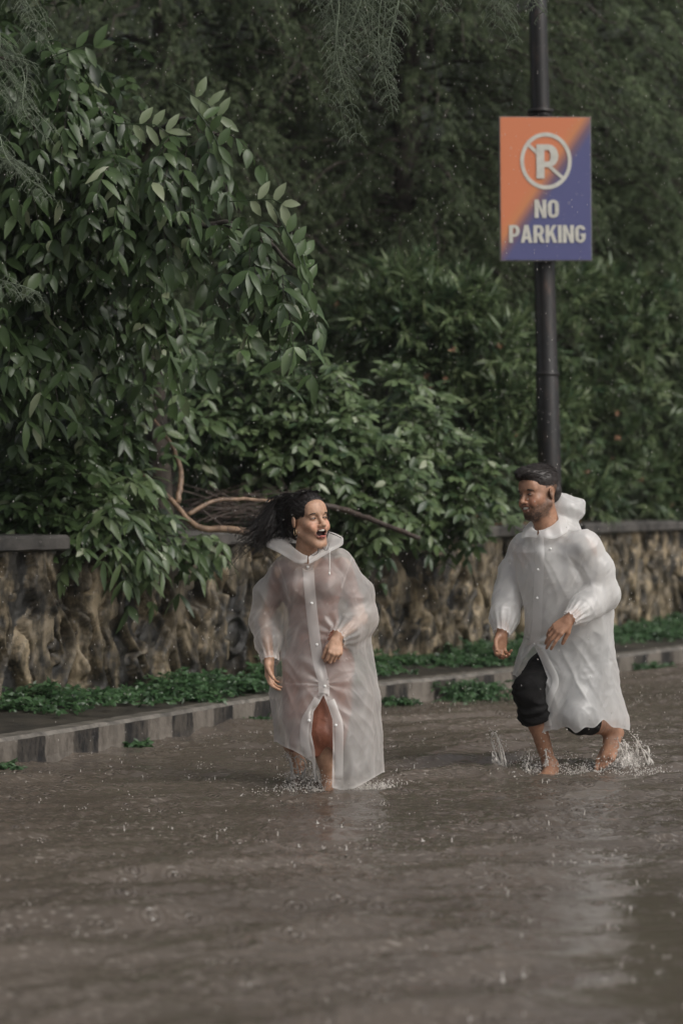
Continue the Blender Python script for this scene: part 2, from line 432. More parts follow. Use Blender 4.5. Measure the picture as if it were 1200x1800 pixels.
t.links.new(mxf.outputs[2], b.inputs['Base Color'])
b.inputs['Roughness'].default_value = .05; b.inputs['IOR'].default_value = 1.5; b.inputs['Specular IOR Level'].default_value = .5
n1 = tex(t, 1, 3, mapping(t, (9, 26, 1))); n2 = tex(t, 1, 4, mapping(t, (45, 90, 1)))
b1 = bump(t, b, mulc(n1, inv.outputs[0]), .3, .014); b2 = bump(t, b, mulc(n2, inv.outputs[0]), .4, .005, b1); bump(t, b, tex(t, 1, 3, mapping(t, (120, 260, 1))), .3, .0012, b2)
nb_ = b.inputs['Normal'].links[0].from_socket
for sc_v, st_, ds_ in ((6.5, .75, .0075), (12.0, .7, .004)):           # raindrop rings
    vo = nd(t, 'ShaderNodeTexVoronoi'); vo.inputs['Scale'].default_value = sc_v; vo.voronoi_dimensions = '2D'
    t.links.new(mapping(t, (1, 1, 1)), vo.inputs['Vector'])
    rp = nd(t, 'ShaderNodeMath', operation='MULTIPLY'); rp.inputs[1].default_value = 38; t.links.new(vo.outputs['Distance'], rp.inputs[0])
    sn = nd(t, 'ShaderNodeMath', operation='SINE'); t.links.new(rp.outputs[0], sn.inputs[0])
    fo = ramp(t, vo.outputs['Distance'], [(.05, (1, 1, 1)), (.42, (0, 0, 0))])
    ca = nd(t, 'ShaderNodeSeparateColor'); t.links.new(vo.outputs['Color'], ca.inputs[0])
    pw = nd(t, 'ShaderNodeMath', operation='POWER'); pw.inputs[1].default_value = 2.0; t.links.new(ca.outputs[0], pw.inputs[0])
    q1_ = nd(t, 'ShaderNodeMath', operation='MULTIPLY'); t.links.new(sn.outputs[0], q1_.inputs[0]); t.links.new(fo, q1_.inputs[1])
    q2_ = nd(t, 'ShaderNodeMath', operation='MULTIPLY'); t.links.new(q1_.outputs[0], q2_.inputs[0]); t.links.new(pw.outputs[0], q2_.inputs[1])
    nb_ = bump(t, b, mulc(q2_.outputs[0], inv.outputs[0]), st_, ds_, nb_)
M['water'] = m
# wall relief stone
m, t, b = newmat('relief_stone')
a = nd(t, 'ShaderNodeAttribute', attribute_name='col')
mx = nd(t, 'ShaderNodeMix', data_type='RGBA', blend_type='MULTIPLY'); mx.inputs[0].default_value = 1
n = tex(t, 3.2, 8, rough=.7); n2 = tex(t, 1, 6, mapping(t, (8, 8, 2.6)), .7)
mm = nd(t, 'ShaderNodeMath', operation='MULTIPLY'); t.links.new(n, mm.inputs[0]); t.links.new(n2, mm.inputs[1])
t.links.new(a.outputs['Color'], mx.inputs[6]); t.links.new(ramp(t, mm.outputs[0], [(.19, (.06, .06, .055)), (.26, (.45, .43, .38)), (.33, (1.25, 1.2, 1.1))]), mx.inputs[7])
t.links.new(mx.outputs[2], b.inputs['Base Color']); b.inputs['Roughness'].default_value = .55
bump(t, b, tex(t, 22, 8, rough=.6), .6, .018)
M['relief'] = m
# kerb with worn black / white bands along its length (attribute 'along')
m, t, b = newmat('kerb_paint')
a = nd(t, 'ShaderNodeAttribute', attribute_name='along'); fr = nd(t, 'ShaderNodeMath', operation='PINGPONG'); fr.inputs[1].default_value = .27
nn = tex(t, 9, 3); ad = nd(t, 'ShaderNodeMath', operation='MULTIPLY_ADD'); ad.inputs[1].default_value = .07
t.links.new(nn, ad.inputs[0]); t.links.new(a.outputs['Fac'], ad.inputs[2]); t.links.new(ad.outputs[0], fr.inputs[0])
band = ramp(t, fr.outputs[0], [(.125, (.013, .012, .012)), (.138, (.175, .153, .130))])
mx = nd(t, 'ShaderNodeMix', data_type='RGBA')
wn = tex(t, 1, 7, mapping(t, (12, 12, 5)), .7)
t.links.new(ramp(t, wn, [(.44, (0, 0, 0)), (.62, (.85, .85, .85))]), mx.inputs[0]); t.links.new(band, mx.inputs[6]); mx.inputs[7].default_value = (.085, .073, .06, 1)
gk = nd(t, 'ShaderNodeNewGeometry'); sk = nd(t, 'ShaderNodeSeparateXYZ'); t.links.new(gk.outputs['True Normal'], sk.inputs[0])
ab = nd(t, 'ShaderNodeMath', operation='ABSOLUTE'); t.links.new(sk.outputs['Z'], ab.inputs[0])
tk = nd(t, 'ShaderNodeMix', data_type='RGBA'); t.links.new(ramp(t, ab.outputs[0], [(.3, (0, 0, 0)), (.5, (1, 1, 1))]), tk.inputs[0]); t.links.new(mx.outputs[2], tk.inputs[6])
t.links.new(ramp(t, tex(t, 11, 7), [(.35, (.075, .068, .058)), (.65, (.20, .18, .155))]), tk.inputs[7])
t.links.new(tk.outputs[2], b.inputs['Base Color']); b.inputs['Roughness'].default_value = .45
bump(t, b, tex(t, 30, 7), .5, .01)
M['kerb'] = m

# ------------------------------------------------------------------ setting: road, water, kerb, pavement, hillside
rng = np.random.default_rng(7)
def grid(xs, ys, zf, name, mat, kind='structure', **kw):
    X, Y = np.meshgrid(xs, ys, indexing='ij'); Z = zf(X, Y)
    V = np.stack([X, Y, Z], -1).reshape(-1, 3); n, m_ = X.shape
    i = (np.arange(n - 1)[:, None] * m_ + np.arange(m_ - 1)[None]).ravel()
    Q = np.stack([i, i + m_, i + m_ + 1, i + 1], 1)
    return tag(mesh(name, V, Q, mat, **kw), kind=kind)
grid(np.array([-80, 80.]), np.array([-20, 120.]), lambda X, Y: X * 0 - .07, 'road', M['asphalt'])
KX = np.array([-6.0, -3.2, -1.82, -1.03, -.45, .40, 1.04, 2.91, 7.5]); KY = np.array([7.0, 10.4, 12.85, 14.4, 15.6, 16.9, 17.7, 20.7, 28.0])
kl = spline(np.stack([KX, KY], 1), 400)
seg = np.concatenate([[0], np.cumsum(np.linalg.norm(np.diff(kl, axis=0), axis=1))])
T2 = unit(np.gradient(kl, axis=0)); N2 = np.stack([-T2[:, 1], T2[:, 0]], 1)      # away from the road
KH = .17
prof = [(0.0, -.07), (0.012, .04), (.012, KH - .02), (.03, KH), (.14, KH + .003), (.145, KH - .02)]
kn = np.array([noise.noise(Vector((s * 3, 0, 0))) for s in seg]); kn2 = np.array([noise.noise(Vector((s * 11, 4, 0))) for s in seg])
V = np.concatenate([np.concatenate([kl + N2 * (o + .0012 * kn[:, None]), (z + (.003 * kn + .004 * kn2) * (z > .1))[:, None]], 1) for o, z in prof])
n = len(kl); i = np.arange(n - 1); Q = np.concatenate([np.stack([r * n + i, r * n + i + 1, (r + 1) * n + i + 1, (r + 1) * n + i], 1) for r in range(len(prof) - 1)])
tag(mesh('kerb', V, Q, M['kerb'], smooth=False, attr={'along': np.tile(seg, len(prof))}), kind='structure')
# pavement strip behind the kerb, slightly rough wet soil, running back under the wall
offs = np.concatenate([[.14], np.linspace(.2, 3.2, 26), [5., 30.]])
V = np.concatenate([np.concatenate([kl + N2 * o, (KH - .012 + .0 * kn + .03 * min(max(o - .3, 0), 1))[:, None] + .012 * np.array([noise.noise(Vector((*(p * 3), 1))) for p in (kl + N2 * o)])[:, None]], 1) for o in offs])
Q = np.concatenate([np.stack([r * n + i, r * n + i + 1, (r + 1) * n + i + 1, (r + 1) * n + i], 1) for r in range(len(offs) - 1)])
tag(mesh('pavement', V, Q, M['soil']), kind='structure')
# hillside far behind the trees
grid(np.linspace(-40, 50, 90), np.linspace(24, 60, 60), lambda X, Y: .15 + np.clip((Y - X * .5 - 25) * .9, -.4, 14) + .5 * np.sin(X * .9) * np.cos(Y * .7), 'hillside', M['hill'])

# water: rectilinear grid, fine where the street is, with waves and raindrop rings as real relief
xs = np.concatenate([[-80, -20, -8, -5], np.arange(-3.2, 5.0, .0165), [6, 9, 20, 80]])
ys = np.concatenate([[-20, 0, 3, 5], np.arange(5.8, 22.5, .0165), [23.5, 26, 40, 120]])
X, Y = np.meshgrid(xs, ys, indexing='ij'); Z = np.zeros_like(X)
for k_ in range(26):
    a = rng.normal(math.pi / 2 + .1, .5); wl = rng.uniform(.16, .9); am = .0030 * wl ** .8
    Z += am * np.sin((X * math.cos(a) + Y * math.sin(a)) * 2 * math.pi / wl + rng.uniform(0, 6) + 1.2 * np.sin(X * rng.uniform(.6, 2) + Y * rng.uniform(.5, 1.5)))
for k_ in range(14):                                   # long sharp-crested wavelets crossing the street
    a = rng.normal(1.95, .22); wl = rng.uniform(.22, .75); ph = (X * math.cos(a) + Y * math.sin(a)) * 2 * math.pi / wl + rng.uniform(0, 6) + 1.5 * np.sin(X * rng.uniform(.5, 1.2) + rng.uniform(0, 6)) + .8 * np.sin(Y * rng.uniform(.5, 1.5))
    env = np.clip(np.sin(X * rng.uniform(.5, 1.5) + Y * rng.uniform(-.8, .8) + rng.uniform(0, 6)) * np.sin(Y * rng.uniform(.5, 1.1) + rng.uniform(0, 6)) * 1.4, 0, 1)
    Z += .034 * wl * env * (.5 + .5 * np.sin(ph)) ** 4
x0, y0, h_ = -3.2, 5.8, .0165
IMP = []
for k_ in range(4200):
    cx, cy = rng.uniform(-3, 4.8), rng.uniform(6, 22); R_ = rng.uniform(.04, .13)
    if rng.random() < .8: IMP.append((cx, cy))
    ix = int((cx - x0) / h_) + 4; iy = int((cy - y0) / h_) + 4; q = int(R_ * 1.6 / h_)
    a0, a1, b0, b1 = max(ix - q, 4), min(ix + q, len(xs) - 4), max(iy - q, 4), min(iy + q, len(ys) - 4)
    if a1 <= a0 or b1 <= b0: continue
    d = np.hypot(X[a0:a1, b0:b1] - cx, Y[a0:a1, b0:b1] - cy)
    Z[a0:a1, b0:b1] += .0034 * np.cos((d - R_) * 2 * math.pi / .062) * np.exp(-((d - R_) / .045) ** 2) * (.1 / R_) ** .5
def near_wake(cx, cy, a, R_):
    d = np.hypot((X - cx), (Y - cy)); return a * np.sin(d * 2 * math.pi / .11) * np.exp(-(d / R_) ** 2)
Z += near_wake(-.08, 12.1, .008, .45) + near_wake(1.05, 12.7, .008, .5) + near_wake(1.42, 12.85, .007, .35)
calm = np.clip(1.35 - np.hypot((X - .96) / .36, (Y - 7.9) / 2.1), 0, 1) ** .6; Z *= 1 - .85 * calm
edge = (X > -3.2) & (X < 5) & (Y > 5.8) & (Y < 22.4)
V = np.stack([X, Y, np.where(edge, Z, 0)], -1).reshape(-1, 3); n_, m_ = X.shape
i = (np.arange(n_ - 1)[:, None] * m_ + np.arange(m_ - 1)[None]).ravel()
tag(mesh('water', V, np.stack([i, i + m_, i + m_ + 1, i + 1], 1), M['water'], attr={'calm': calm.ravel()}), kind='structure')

# ------------------------------------------------------------------ relief wall behind the pavement
WX = np.array([-7.5, -3.9, -1.96, -.65, .54, 1.9, 3.29, 8.0]); WY = np.array([6.2, 12.0, 15.1, 17.3, 19.1, 21.6, 24.6, 33.])
wl_ = spline(np.stack([WX, WY], 1), 3000); ws = np.concatenate([[0], np.cumsum(np.linalg.norm(np.diff(wl_, axis=0), axis=1))])
def wall_at(s):
    p = np.stack([np.interp(s, ws, wl_[:, 0]), np.interp(s, ws, wl_[:, 1])], -1)
    q = np.stack([np.interp(s + .05, ws, wl_[:, 0]), np.interp(s + .05, ws, wl_[:, 1])], -1); t_ = unit(q - p)
    return p, t_, np.stack([t_[..., 1], -t_[..., 0]], -1)             # normal towards the road
def s_of_px(px):
    pr = 600 + wl_[:, 0] / wl_[:, 1] * F; k_ = np.argmin(np.abs(pr - px)); return ws[k_]
wall = empty('stone_wall', (wl_[1500][0], wl_[1500][1], KH))
tag(wall, 'low mossy wall with stone relief of roots and boulders behind the painted kerb', 'wall')
ZB, ZT = .12, 1.14
def relief(s, z, seed, vertical):
    r = np.random.default_rng(seed); s0, s1 = s.min(), s.max()
    n_ = int((s1 - s0) * (7.5 if not vertical else 14)) + 3
    cs = r.uniform(s0 - .1, s1 + .1, n_); cz = r.uniform(ZB, ZT, n_); asp = r.uniform(.8, 1.5, n_) if not vertical else r.uniform(3, 7, n_)
    wob = .05 * np.sin(z * 9 + s * 7) + .03 * np.sin(z * 23 + s * 17)
    D_ = np.stack([np.hypot((s + wob - a) * 1.0, (z + wob - b) / c_) for a, b, c_ in zip(cs, cz, asp)], -1)
    o = np.argsort(D_, -1)[..., :2]; f1 = np.take_along_axis(D_, o[..., :1], -1)[..., 0]; f2 = np.take_along_axis(D_, o[..., 1:2], -1)[..., 0]
    e = np.clip((f2 - f1) / (.055 if not vertical else .03), 0, 1); e = e * e * (3 - 2 * e)
    dep = r.uniform(.02, .13, n_)[o[..., 0]] if not vertical else r.uniform(.03, .07, n_)[o[..., 0]]
    lowc = r.random(n_) < (.50 if not vertical else .2); cell_t = np.where(lowc, r.uniform(-.12, .12, n_), r.uniform(.45, 1, n_))
    dep = np.where(lowc[o[..., 0]], .012, dep + .035); hgt = e * dep; tone = cell_t[o[..., 0]]
    for k_ in range(int((s1 - s0) * 2.2) + 1):                      # winding roots
        a = r.uniform(s0, s1); zz = np.linspace(ZB, ZT, 30); path = a + r.uniform(-.55, .55) * (zz - ZB) + .09 * np.sin(zz * r.uniform(4, 9) + r.uniform(0, 6))
        d = np.abs(s - np.interp(z, zz, path)); wd = r.uniform(.022, .045)
        rr = np.exp(-(d / wd) ** 2) * (z > r.uniform(ZB, ZB + .5) * (k_ % 2)) * (z < (ZT if k_ % 3 else r.uniform(.6, ZT)))
        hgt = np.maximum(hgt, rr * r.uniform(.07, .11)); tone = np.where(rr > .4, .55, tone)
    for k_ in range(int((s1 - s0) * 2.6) if not vertical else 0):      # carved ovals with a rim
        a, b_ = r.uniform(s0 + .1, s1 - .1), r.uniform(ZB + .15, ZT - .12); ra, rb = r.uniform(.07, .15), r.uniform(.10, .20); an = r.uniform(-.6, .6)
        u = ((s - a) * math.cos(an) + (z - b_) * math.sin(an)) / ra; v = (-(s - a) * math.sin(an) + (z - b_) * math.cos(an)) / rb; q = np.hypot(u, v); base_h = r.uniform(.05, .09)
        inside = q < 1.25; bump_ = base_h + .035 * np.exp(-((q - .88) / .13) ** 2) + .03 * np.clip(1 - (q / .6) ** 2, 0, 1); groove = np.clip((1.25 - q) / .15, 0, 1)
        hgt = np.where(inside, hgt * (1 - groove) * .3 + bump_ * groove, hgt); tone = np.where(q < 1.05, r.choice([-.05, .5, .8, 1.0]), tone)
    return hgt, tone, e
edges = [s_of_px(-520), s_of_px(-180)] + [s_of_px(p) for p in (62, 112, 365, 432, 668, 712, 930, 985, 1150, 1215)] + [ws[-1] - 1]
for k_ in range(len(edges) - 1):
    s0, s1 = edges[k_], edges[k_ + 1]; pil = k_ % 2 == 1
    out = .10 if pil else 0.0; stp = .011
    ss = np.arange(s0, s1 + stp, stp); ss = np.linspace(s0, s1, max(len(ss), 6)); zz = np.linspace(ZB, ZT, 92)
    S_, Z_ = np.meshgrid(ss, zz, indexing='ij'); hgt, tone, e = relief(S_, Z_, 30 + k_, pil or k_ == 2)
    hgt += .012 * np.array([noise.fractal(Vector((a * 9, b * 9, k_)), 1.0, 2.0, 3) for a, b in zip(S_.ravel(), Z_.ravel())]).reshape(S_.shape)
    edge_f = np.clip(np.minimum(S_ - s0, s1 - S_) / .03, 0, 1)
    hgt = hgt * (1 if not pil else edge_f)
    p, t_, nr = wall_at(S_); xy = p + nr * (out + hgt)[..., None]
    V = np.concatenate([xy, Z_[..., None]], -1)
    # side returns
    first = np.concatenate([p[:1] - nr[:1] * .1, Z_[:1, :, None]], -1); last = np.concatenate([p[-1:] - nr[-1:] * .1, Z_[-1:, :, None]], -1)
    V = np.concatenate([first, V, last]); n_, m_ = V.shape[:2]
    i = (np.arange(n_ - 1)[:, None] * m_ + np.arange(m_ - 1)[None]).ravel()
    tone = np.concatenate([tone[:1], tone, tone[-1:]]); e = np.concatenate([e[:1], e, e[-1:]])
    tmul = np.interp(s0, [s_of_px(0), s_of_px(365), s_of_px(700), s_of_px(1200)], [.62, .50, .85, .75])
    c_ = np.array([.055, .050, .042])[None, None] * (1 - tone[..., None]) + np.array([.43, .355, .25])[None, None] * tone[..., None] * tmul
    mesh('pillar' if pil else 'wall_panel', V.reshape(-1, 3), np.stack([i, i + m_, i + m_ + 1, i + 1], 1), M['relief'], wall, col=c_.reshape(-1, 3))
    # coping slab
    ss = np.linspace(s0 - (.03 if pil else -.031), s1 + (.03 if pil else -.031), max(int((s1 - s0) / .06), 4)); p, t_, nr = wall_at(ss)
    o1 = out + .15; zt = ZT + (.085 if pil else .07); nzv = np.array([noise.noise(Vector((a * 7, 3, 0))) for a in ss]) * .012
    rows = [(o1 - .03, ZT - .012, 0), (o1, ZT, 1), (o1 + .002, zt - .02, 1), (o1 - .02, zt, 1), (-.25, zt + .005, 1), (-.26, ZT - .3, 0)]
    V = np.concatenate([np.concatenate([p + nr * (o + nzv[:, None] * f_), (z + nzv * f_ * .7)[:, None]], 1) for o, z, f_ in rows]); m2 = len(ss)
    i = np.arange(m2 - 1); Q = np.concatenate([np.stack([r_ * m2 + i, r_ * m2 + i + 1, (r_ + 1) * m2 + i + 1, (r_ + 1) * m2 + i], 1) for r_ in range(len(rows) - 1)])
    caps = np.array([[r_ * m2 for r_ in range(6)], [r_ * m2 + m2 - 1 for r_ in range(6)]])
    mesh('coping', V, [Q, caps], M['coping'], wall, smooth=False)

# ------------------------------------------------------------------ no parking sign on its pole
PD = 18.4
base = P(968, 875, PD); base[2] = KH
sp = empty('street_sign', base); tag(sp, 'orange and blue NO PARKING board on a tall black pole behind the man', 'sign')
topz = 7.2; ax_ = P(944, 0, PD); slope = (base[0] - ax_[0]) / (CH - ax_[2]) if False else (P(966, 860, PD)[0] - ax_[0]) / (P(966, 860, PD)[2] - ax_[2])
def pole_x(z): return ax_[0] + slope * (z - ax_[2])
zz = np.array([KH - .03, 1.0, 2.4, 2.42, 3.42, 3.9, 5.0, topz]); rr = np.array([.092, .09, .088, .083, .081, .074, .07, .066])
V, Q = tubes(np.stack([np.array([pole_x(z) for z in zz]), np.full(len(zz), PD), zz], 1)[None], rr[None], 20)
mp_, t, b = newmat('pole_paint'); n = tex(t, 1, 8, mapping(t, (14, 14, 5)), .7)
t.links.new(ramp(t, n, [(.5, (.010, .009, .009)), (.62, (.028, .02, .017)), (.74, (.12, .065, .045))]), b.inputs['Base Color']); b.inputs['Roughness'].default_value = .38
bump(t, b, n, .3, .006)
mesh('pole', V, Q, mp_, sp)
parts = []
for z, r_ in ((P(0, 196, PD)[2], .10), (P(0, 203, PD)[2], .088), (2.4, .096), (KH + .02, .15)):
    parts.append(tubes(np.array([[[pole_x(z), PD, z - .012], [pole_x(z), PD, z + .012]]]), r_, 20))
for V, Q in parts: mesh('collar', V, Q, mp_, sp)
SD = PD - .16; sc_ = SD / F
c0 = P(957.5, 332.5, SD); Wd, Hd = 162 * sc_, 253 * sc_
Rs = Rz(rad(5)) @ Ry(rad(-.5))
sm, t, b = newmat('sign_face')
tcn = nd(t, 'ShaderNodeTexCoord'); sx = nd(t, 'ShaderNodeSeparateXYZ'); t.links.new(tcn.outputs['Object'], sx.inputs[0])
mu = nd(t, 'ShaderNodeMath', operation='MULTIPLY_ADD'); mu.inputs[1].default_value = -Hd / Wd * .93; t.links.new(sx.outputs['X'], mu.inputs[0]); t.links.new(sx.outputs['Z'], mu.inputs[2])
sc2 = nd(t, 'ShaderNodeMath', operation='MULTIPLY_ADD'); sc2.inputs[1].default_value = .9; sc2.inputs[2].default_value = .5; t.links.new(mu.outputs[0], sc2.inputs[0])
t.links.new(ramp(t, sc2.outputs[0], [(.41, (.085, .09, .22)), (.49, (.17, .10, .14)), (.60, (.58, .22, .09)), (.7, (.62, .20, .09))]), b.inputs['Base Color'])
b.inputs['Roughness'].default_value = .35
V, Q = box(np.zeros(3), (Wd, .05, Hd)); bd = mesh('sign_board', V, Q, M['metal_edge'], None, smooth=False)
Rm = Matrix(Rs.tolist()).to_4x4()
def put(o, parent, y=0.0, x=0.0, z=0.0):
    o.parent = parent; loc = Vector((0, 0, 0)); r_ = parent
    while r_ is not None: loc += r_.location; r_ = r_.parent
    o.matrix_basis = Matrix.Translation(Vector(c0.tolist()) - loc) @ Rm @ Matrix.Translation((x, y, z))
put(bd, sp)
def child_local(o): o.parent = bd; o.matrix_parent_inverse = Matrix.Identity(4)
V, Q = box(np.array([0, -.028, 0]), (Wd - .012, .004, Hd - .012)); fo = mesh('printed_face', V, Q, sm, None, smooth=False); child_local(fo)
def spx(px, py): return np.array([(px - 957.5) * sc_, -.032, (332.5 - py) * sc_])
# ring + slash
a_ = np.linspace(0, 2 * np.pi, 65)[:-1]; cR = spx(958, 284)
parts = []
Ro, Ri = 45.5 * sc_, 39 * sc_
ring = np.concatenate([np.stack([cR[0] + R_ * np.cos(a_), np.full(64, y_), cR[2] + R_ * np.sin(a_) * 1.10], 1) for R_, y_ in ((Ro, -.031), (Ro, -.034), (Ri, -.034), (Ri, -.031))])
i = np.arange(64); j = (i + 1) % 64
parts.append((ring, np.concatenate([np.stack([r_ * 64 + i, r_ * 64 + j, (r_ + 1) * 64 + j, (r_ + 1) * 64 + i], 1) for r_ in range(3)])))
def slash(x1, y1, x2, y2, wd):
    a, b_ = spx(x1, y1), spx(x2, y2); d = unit(b_ - a); nn_ = np.array([d[2], 0, -d[0]]) * wd * sc_ / 2
    v = np.array([a + nn_, a - nn_, b_ - nn_, b_ + nn_]); v[:, 1] = -.0345; return v, np.array([[0, 1, 2, 3]])
parts += [slash(925, 254, 944, 271, 6), slash(958, 288, 990, 316, 6)]
V, Q = cat_parts(parts); o = mesh('prohibition_ring', V, Q, M['white_paint'], None, smooth=False); child_local(o)
def glyph(ch):
    """bold condensed capitals on a 1 x 1.5 box: list of convex quads / polygons"""
    def q(*p): return [tuple(p)]
    H = 1.5; s_ = .36
    def bx_(x0_, z0_, x1_, z1_): return [((x0_, z0_), (x1_, z0_), (x1_, z1_), (x0_, z1_))]
    def arc(cx, cz, rx, rz, a0, a1, t_x, t_z, n_=8):
        o_ = []
        for k_ in range(n_):
            u, v_ = a0 + (a1 - a0) * k_ / n_, a0 + (a1 - a0) * (k_ + 1) / n_
            o_.append(((cx + rx * math.cos(u), cz + rz * math.sin(u)), (cx + rx * math.cos(v_), cz + rz * math.sin(v_)),
                       (cx + (rx - t_x) * math.cos(v_), cz + (rz - t_z) * math.sin(v_)), (cx + (rx - t_x) * math.cos(u), cz + (rz - t_z) * math.sin(u))))
        return o_
    pi = math.pi
    if ch == 'N': return bx_(0, 0, s_, H) + bx_(1.05 - s_, 0, 1.05, H) + q((s_, H), (s_, H - .62), (1.05 - s_, 0), (1.05 - s_, .62)), 1.05
    if ch == 'O': return arc(.5, .45, .5, .45, pi, 2 * pi, s_, .25) + arc(.5, 1.05, .5, .45, 0, pi, s_, .25) + bx_(0, .45, s_, 1.05) + bx_(1 - s_, .45, 1, 1.05), 1.0
    if ch == 'P': return bx_(0, 0, s_, H) + bx_(s_, 1.25, .55, H) + bx_(s_, .5, .55, .75) + arc(.55, 1.0, .45, .5, -pi / 2, pi / 2, s_, .25), 1.0
    if ch == 'R': return bx_(0, 0, s_, H) + bx_(s_, 1.25, .55, H) + bx_(s_, .58, .55, .83) + arc(.55, 1.04, .45, .46, -pi / 2, pi / 2, s_, .25) + q((.42, .58), (.68, 0), (1.06, 0), (.78, .68)), 1.05
    if ch == 'A': return q((0, 0), (.36, 0), (.66, H), (.36, H)) + q((.74, 0), (1.1, 0), (.74, H), (.44, H)) + bx_(.3, .3, .8, .54), 1.1
    if ch == 'K': return bx_(0, 0, s_, H) + q((s_, .5), (s_, .92), (.68, H), (1.05, H)) + q((.45, .72), (.72, 0), (1.1, 0), (.68, 1.0)), 1.08
    if ch == 'I': return bx_(0, 0, s_, H), s_
    if ch == 'G': return arc(.5, .45, .5, .45, pi, 2 * pi, s_, .25) + arc(.5, 1.05, .5, .45, .15, pi, s_, .25) + bx_(0, .45, s_, 1.05) + bx_(1 - s_, .45, 1, .78) + bx_(.52, .55, 1 - s_, .78), 1.0
def word(txt, x0_, x1_, ytop, ybot, name, yo=-.0355):
    parts = []; gs = [glyph(c_) for c_ in txt]; gap = .10; tw = sum(g_[1] for g_ in gs) + gap * (len(txt) - 1)
    kx = (x1_ - x0_) / tw; kz = (ybot - ytop) / 1.5; cur = 0
    for qs, wd in gs:
        for n_, poly in enumerate(qs):
            v = np.array([spx(x0_ + (cur + a) * kx, ybot - b_ * kz) for a, b_ in poly]); v[:, 1] = yo - .00025 * n_
            parts.append((v, np.array([range(len(poly))])))
        cur += wd + gap
    V, Q = cat_parts(parts); o = mesh(name, V, Q, M['white_paint'], None, smooth=False); child_local(o)
word('P', 941, 980, 255, 315, 'parking_letter', -.037)
word('NO', 937, 980, 352, 384, 'lettering'); word('PARKING', 891.5, 1027, 396.5, 427.5, 'lettering')
parts = [box(np.array([x_ * sc_, .045, z_ * sc_]), (.03, .07, .03)) for x_, z_ in ((-14, 125), (14, 125), (-14, -122), (14, -122))]
for V, Q in parts: o = mesh('bracket', V, Q, mp_, None, smooth=False); child_local(o)

# ------------------------------------------------------------------ foliage tools
def leaves(C, Dr, Nm, L, W, droop=.15, fold=.25, hi=True):
    N = len(C); Dr = unit(Dr); Nm = unit(Nm - (Nm * Dr).sum(1, keepdims=True) * Dr); S = np.cross(Dr, Nm)
    if hi:
        tt = np.array([0, .2, .5, .78, 1.]); pr = np.array([.06, .72, 1, .62, .03])
        cols = np.array([-1, 0, 1.])
    else:
        tt = np.array([0, .45, 1.]); pr = np.array([.1, 1, .05]); cols = np.array([-1, 1.])
    t_ = np.repeat(tt, len(cols)); w_ = np.tile(cols, len(tt)) * np.repeat(pr, len(cols))
    V = C[:, None] + Dr[:, None] * (L[:, None] * t_)[..., None] + S[:, None] * (W[:, None] * .5 * w_)[..., None] \
        + Nm[:, None] * (fold * np.abs(w_) * W[:, None] * .5 - droop * t_ ** 2 * L[:, None])[..., None]
    nc = len(cols); r_ = np.arange(len(tt) - 1)[:, None] * nc; c_ = np.arange(nc - 1)[None]
    q = np.stack([r_ + c_, r_ + c_ + 1, r_ + c_ + nc + 1, r_ + c_ + nc], -1).reshape(-1, 4)
    Q = (q[None] + np.arange(N)[:, None, None] * len(t_)).reshape(-1, 4)
    return V.reshape(-1, 3), Q, len(t_)
def blob_pts(r, blobs, n, inner=.55):
    """blobs: (px,py,D,rx_px,rz_px,ry_m) -> points and outward directions"""
    wts = np.array([b_[3] * b_[4] for b_ in blobs], float); wts /= wts.sum()
    k_ = r.choice(len(blobs), n, p=wts); B_ = np.array(blobs, float)[k_]
    u = unit(r.normal(size=(n, 3))); u[:, 1] = np.where(r.random(n) < .75, -np.abs(u[:, 1]), u[:, 1])
    rad_ = r.uniform(inner ** 2, 1, n) ** .5
    C = np.stack([(B_[:, 0] - 600) / F * B_[:, 2], B_[:, 2], CH - (B_[:, 1] - HZ) / F * B_[:, 2]], 1)
    R_ = np.stack([B_[:, 3] * B_[:, 2] / F, B_[:, 5], B_[:, 4] * B_[:, 2] / F], 1)
    return C + u * R_ * rad_[:, None], u
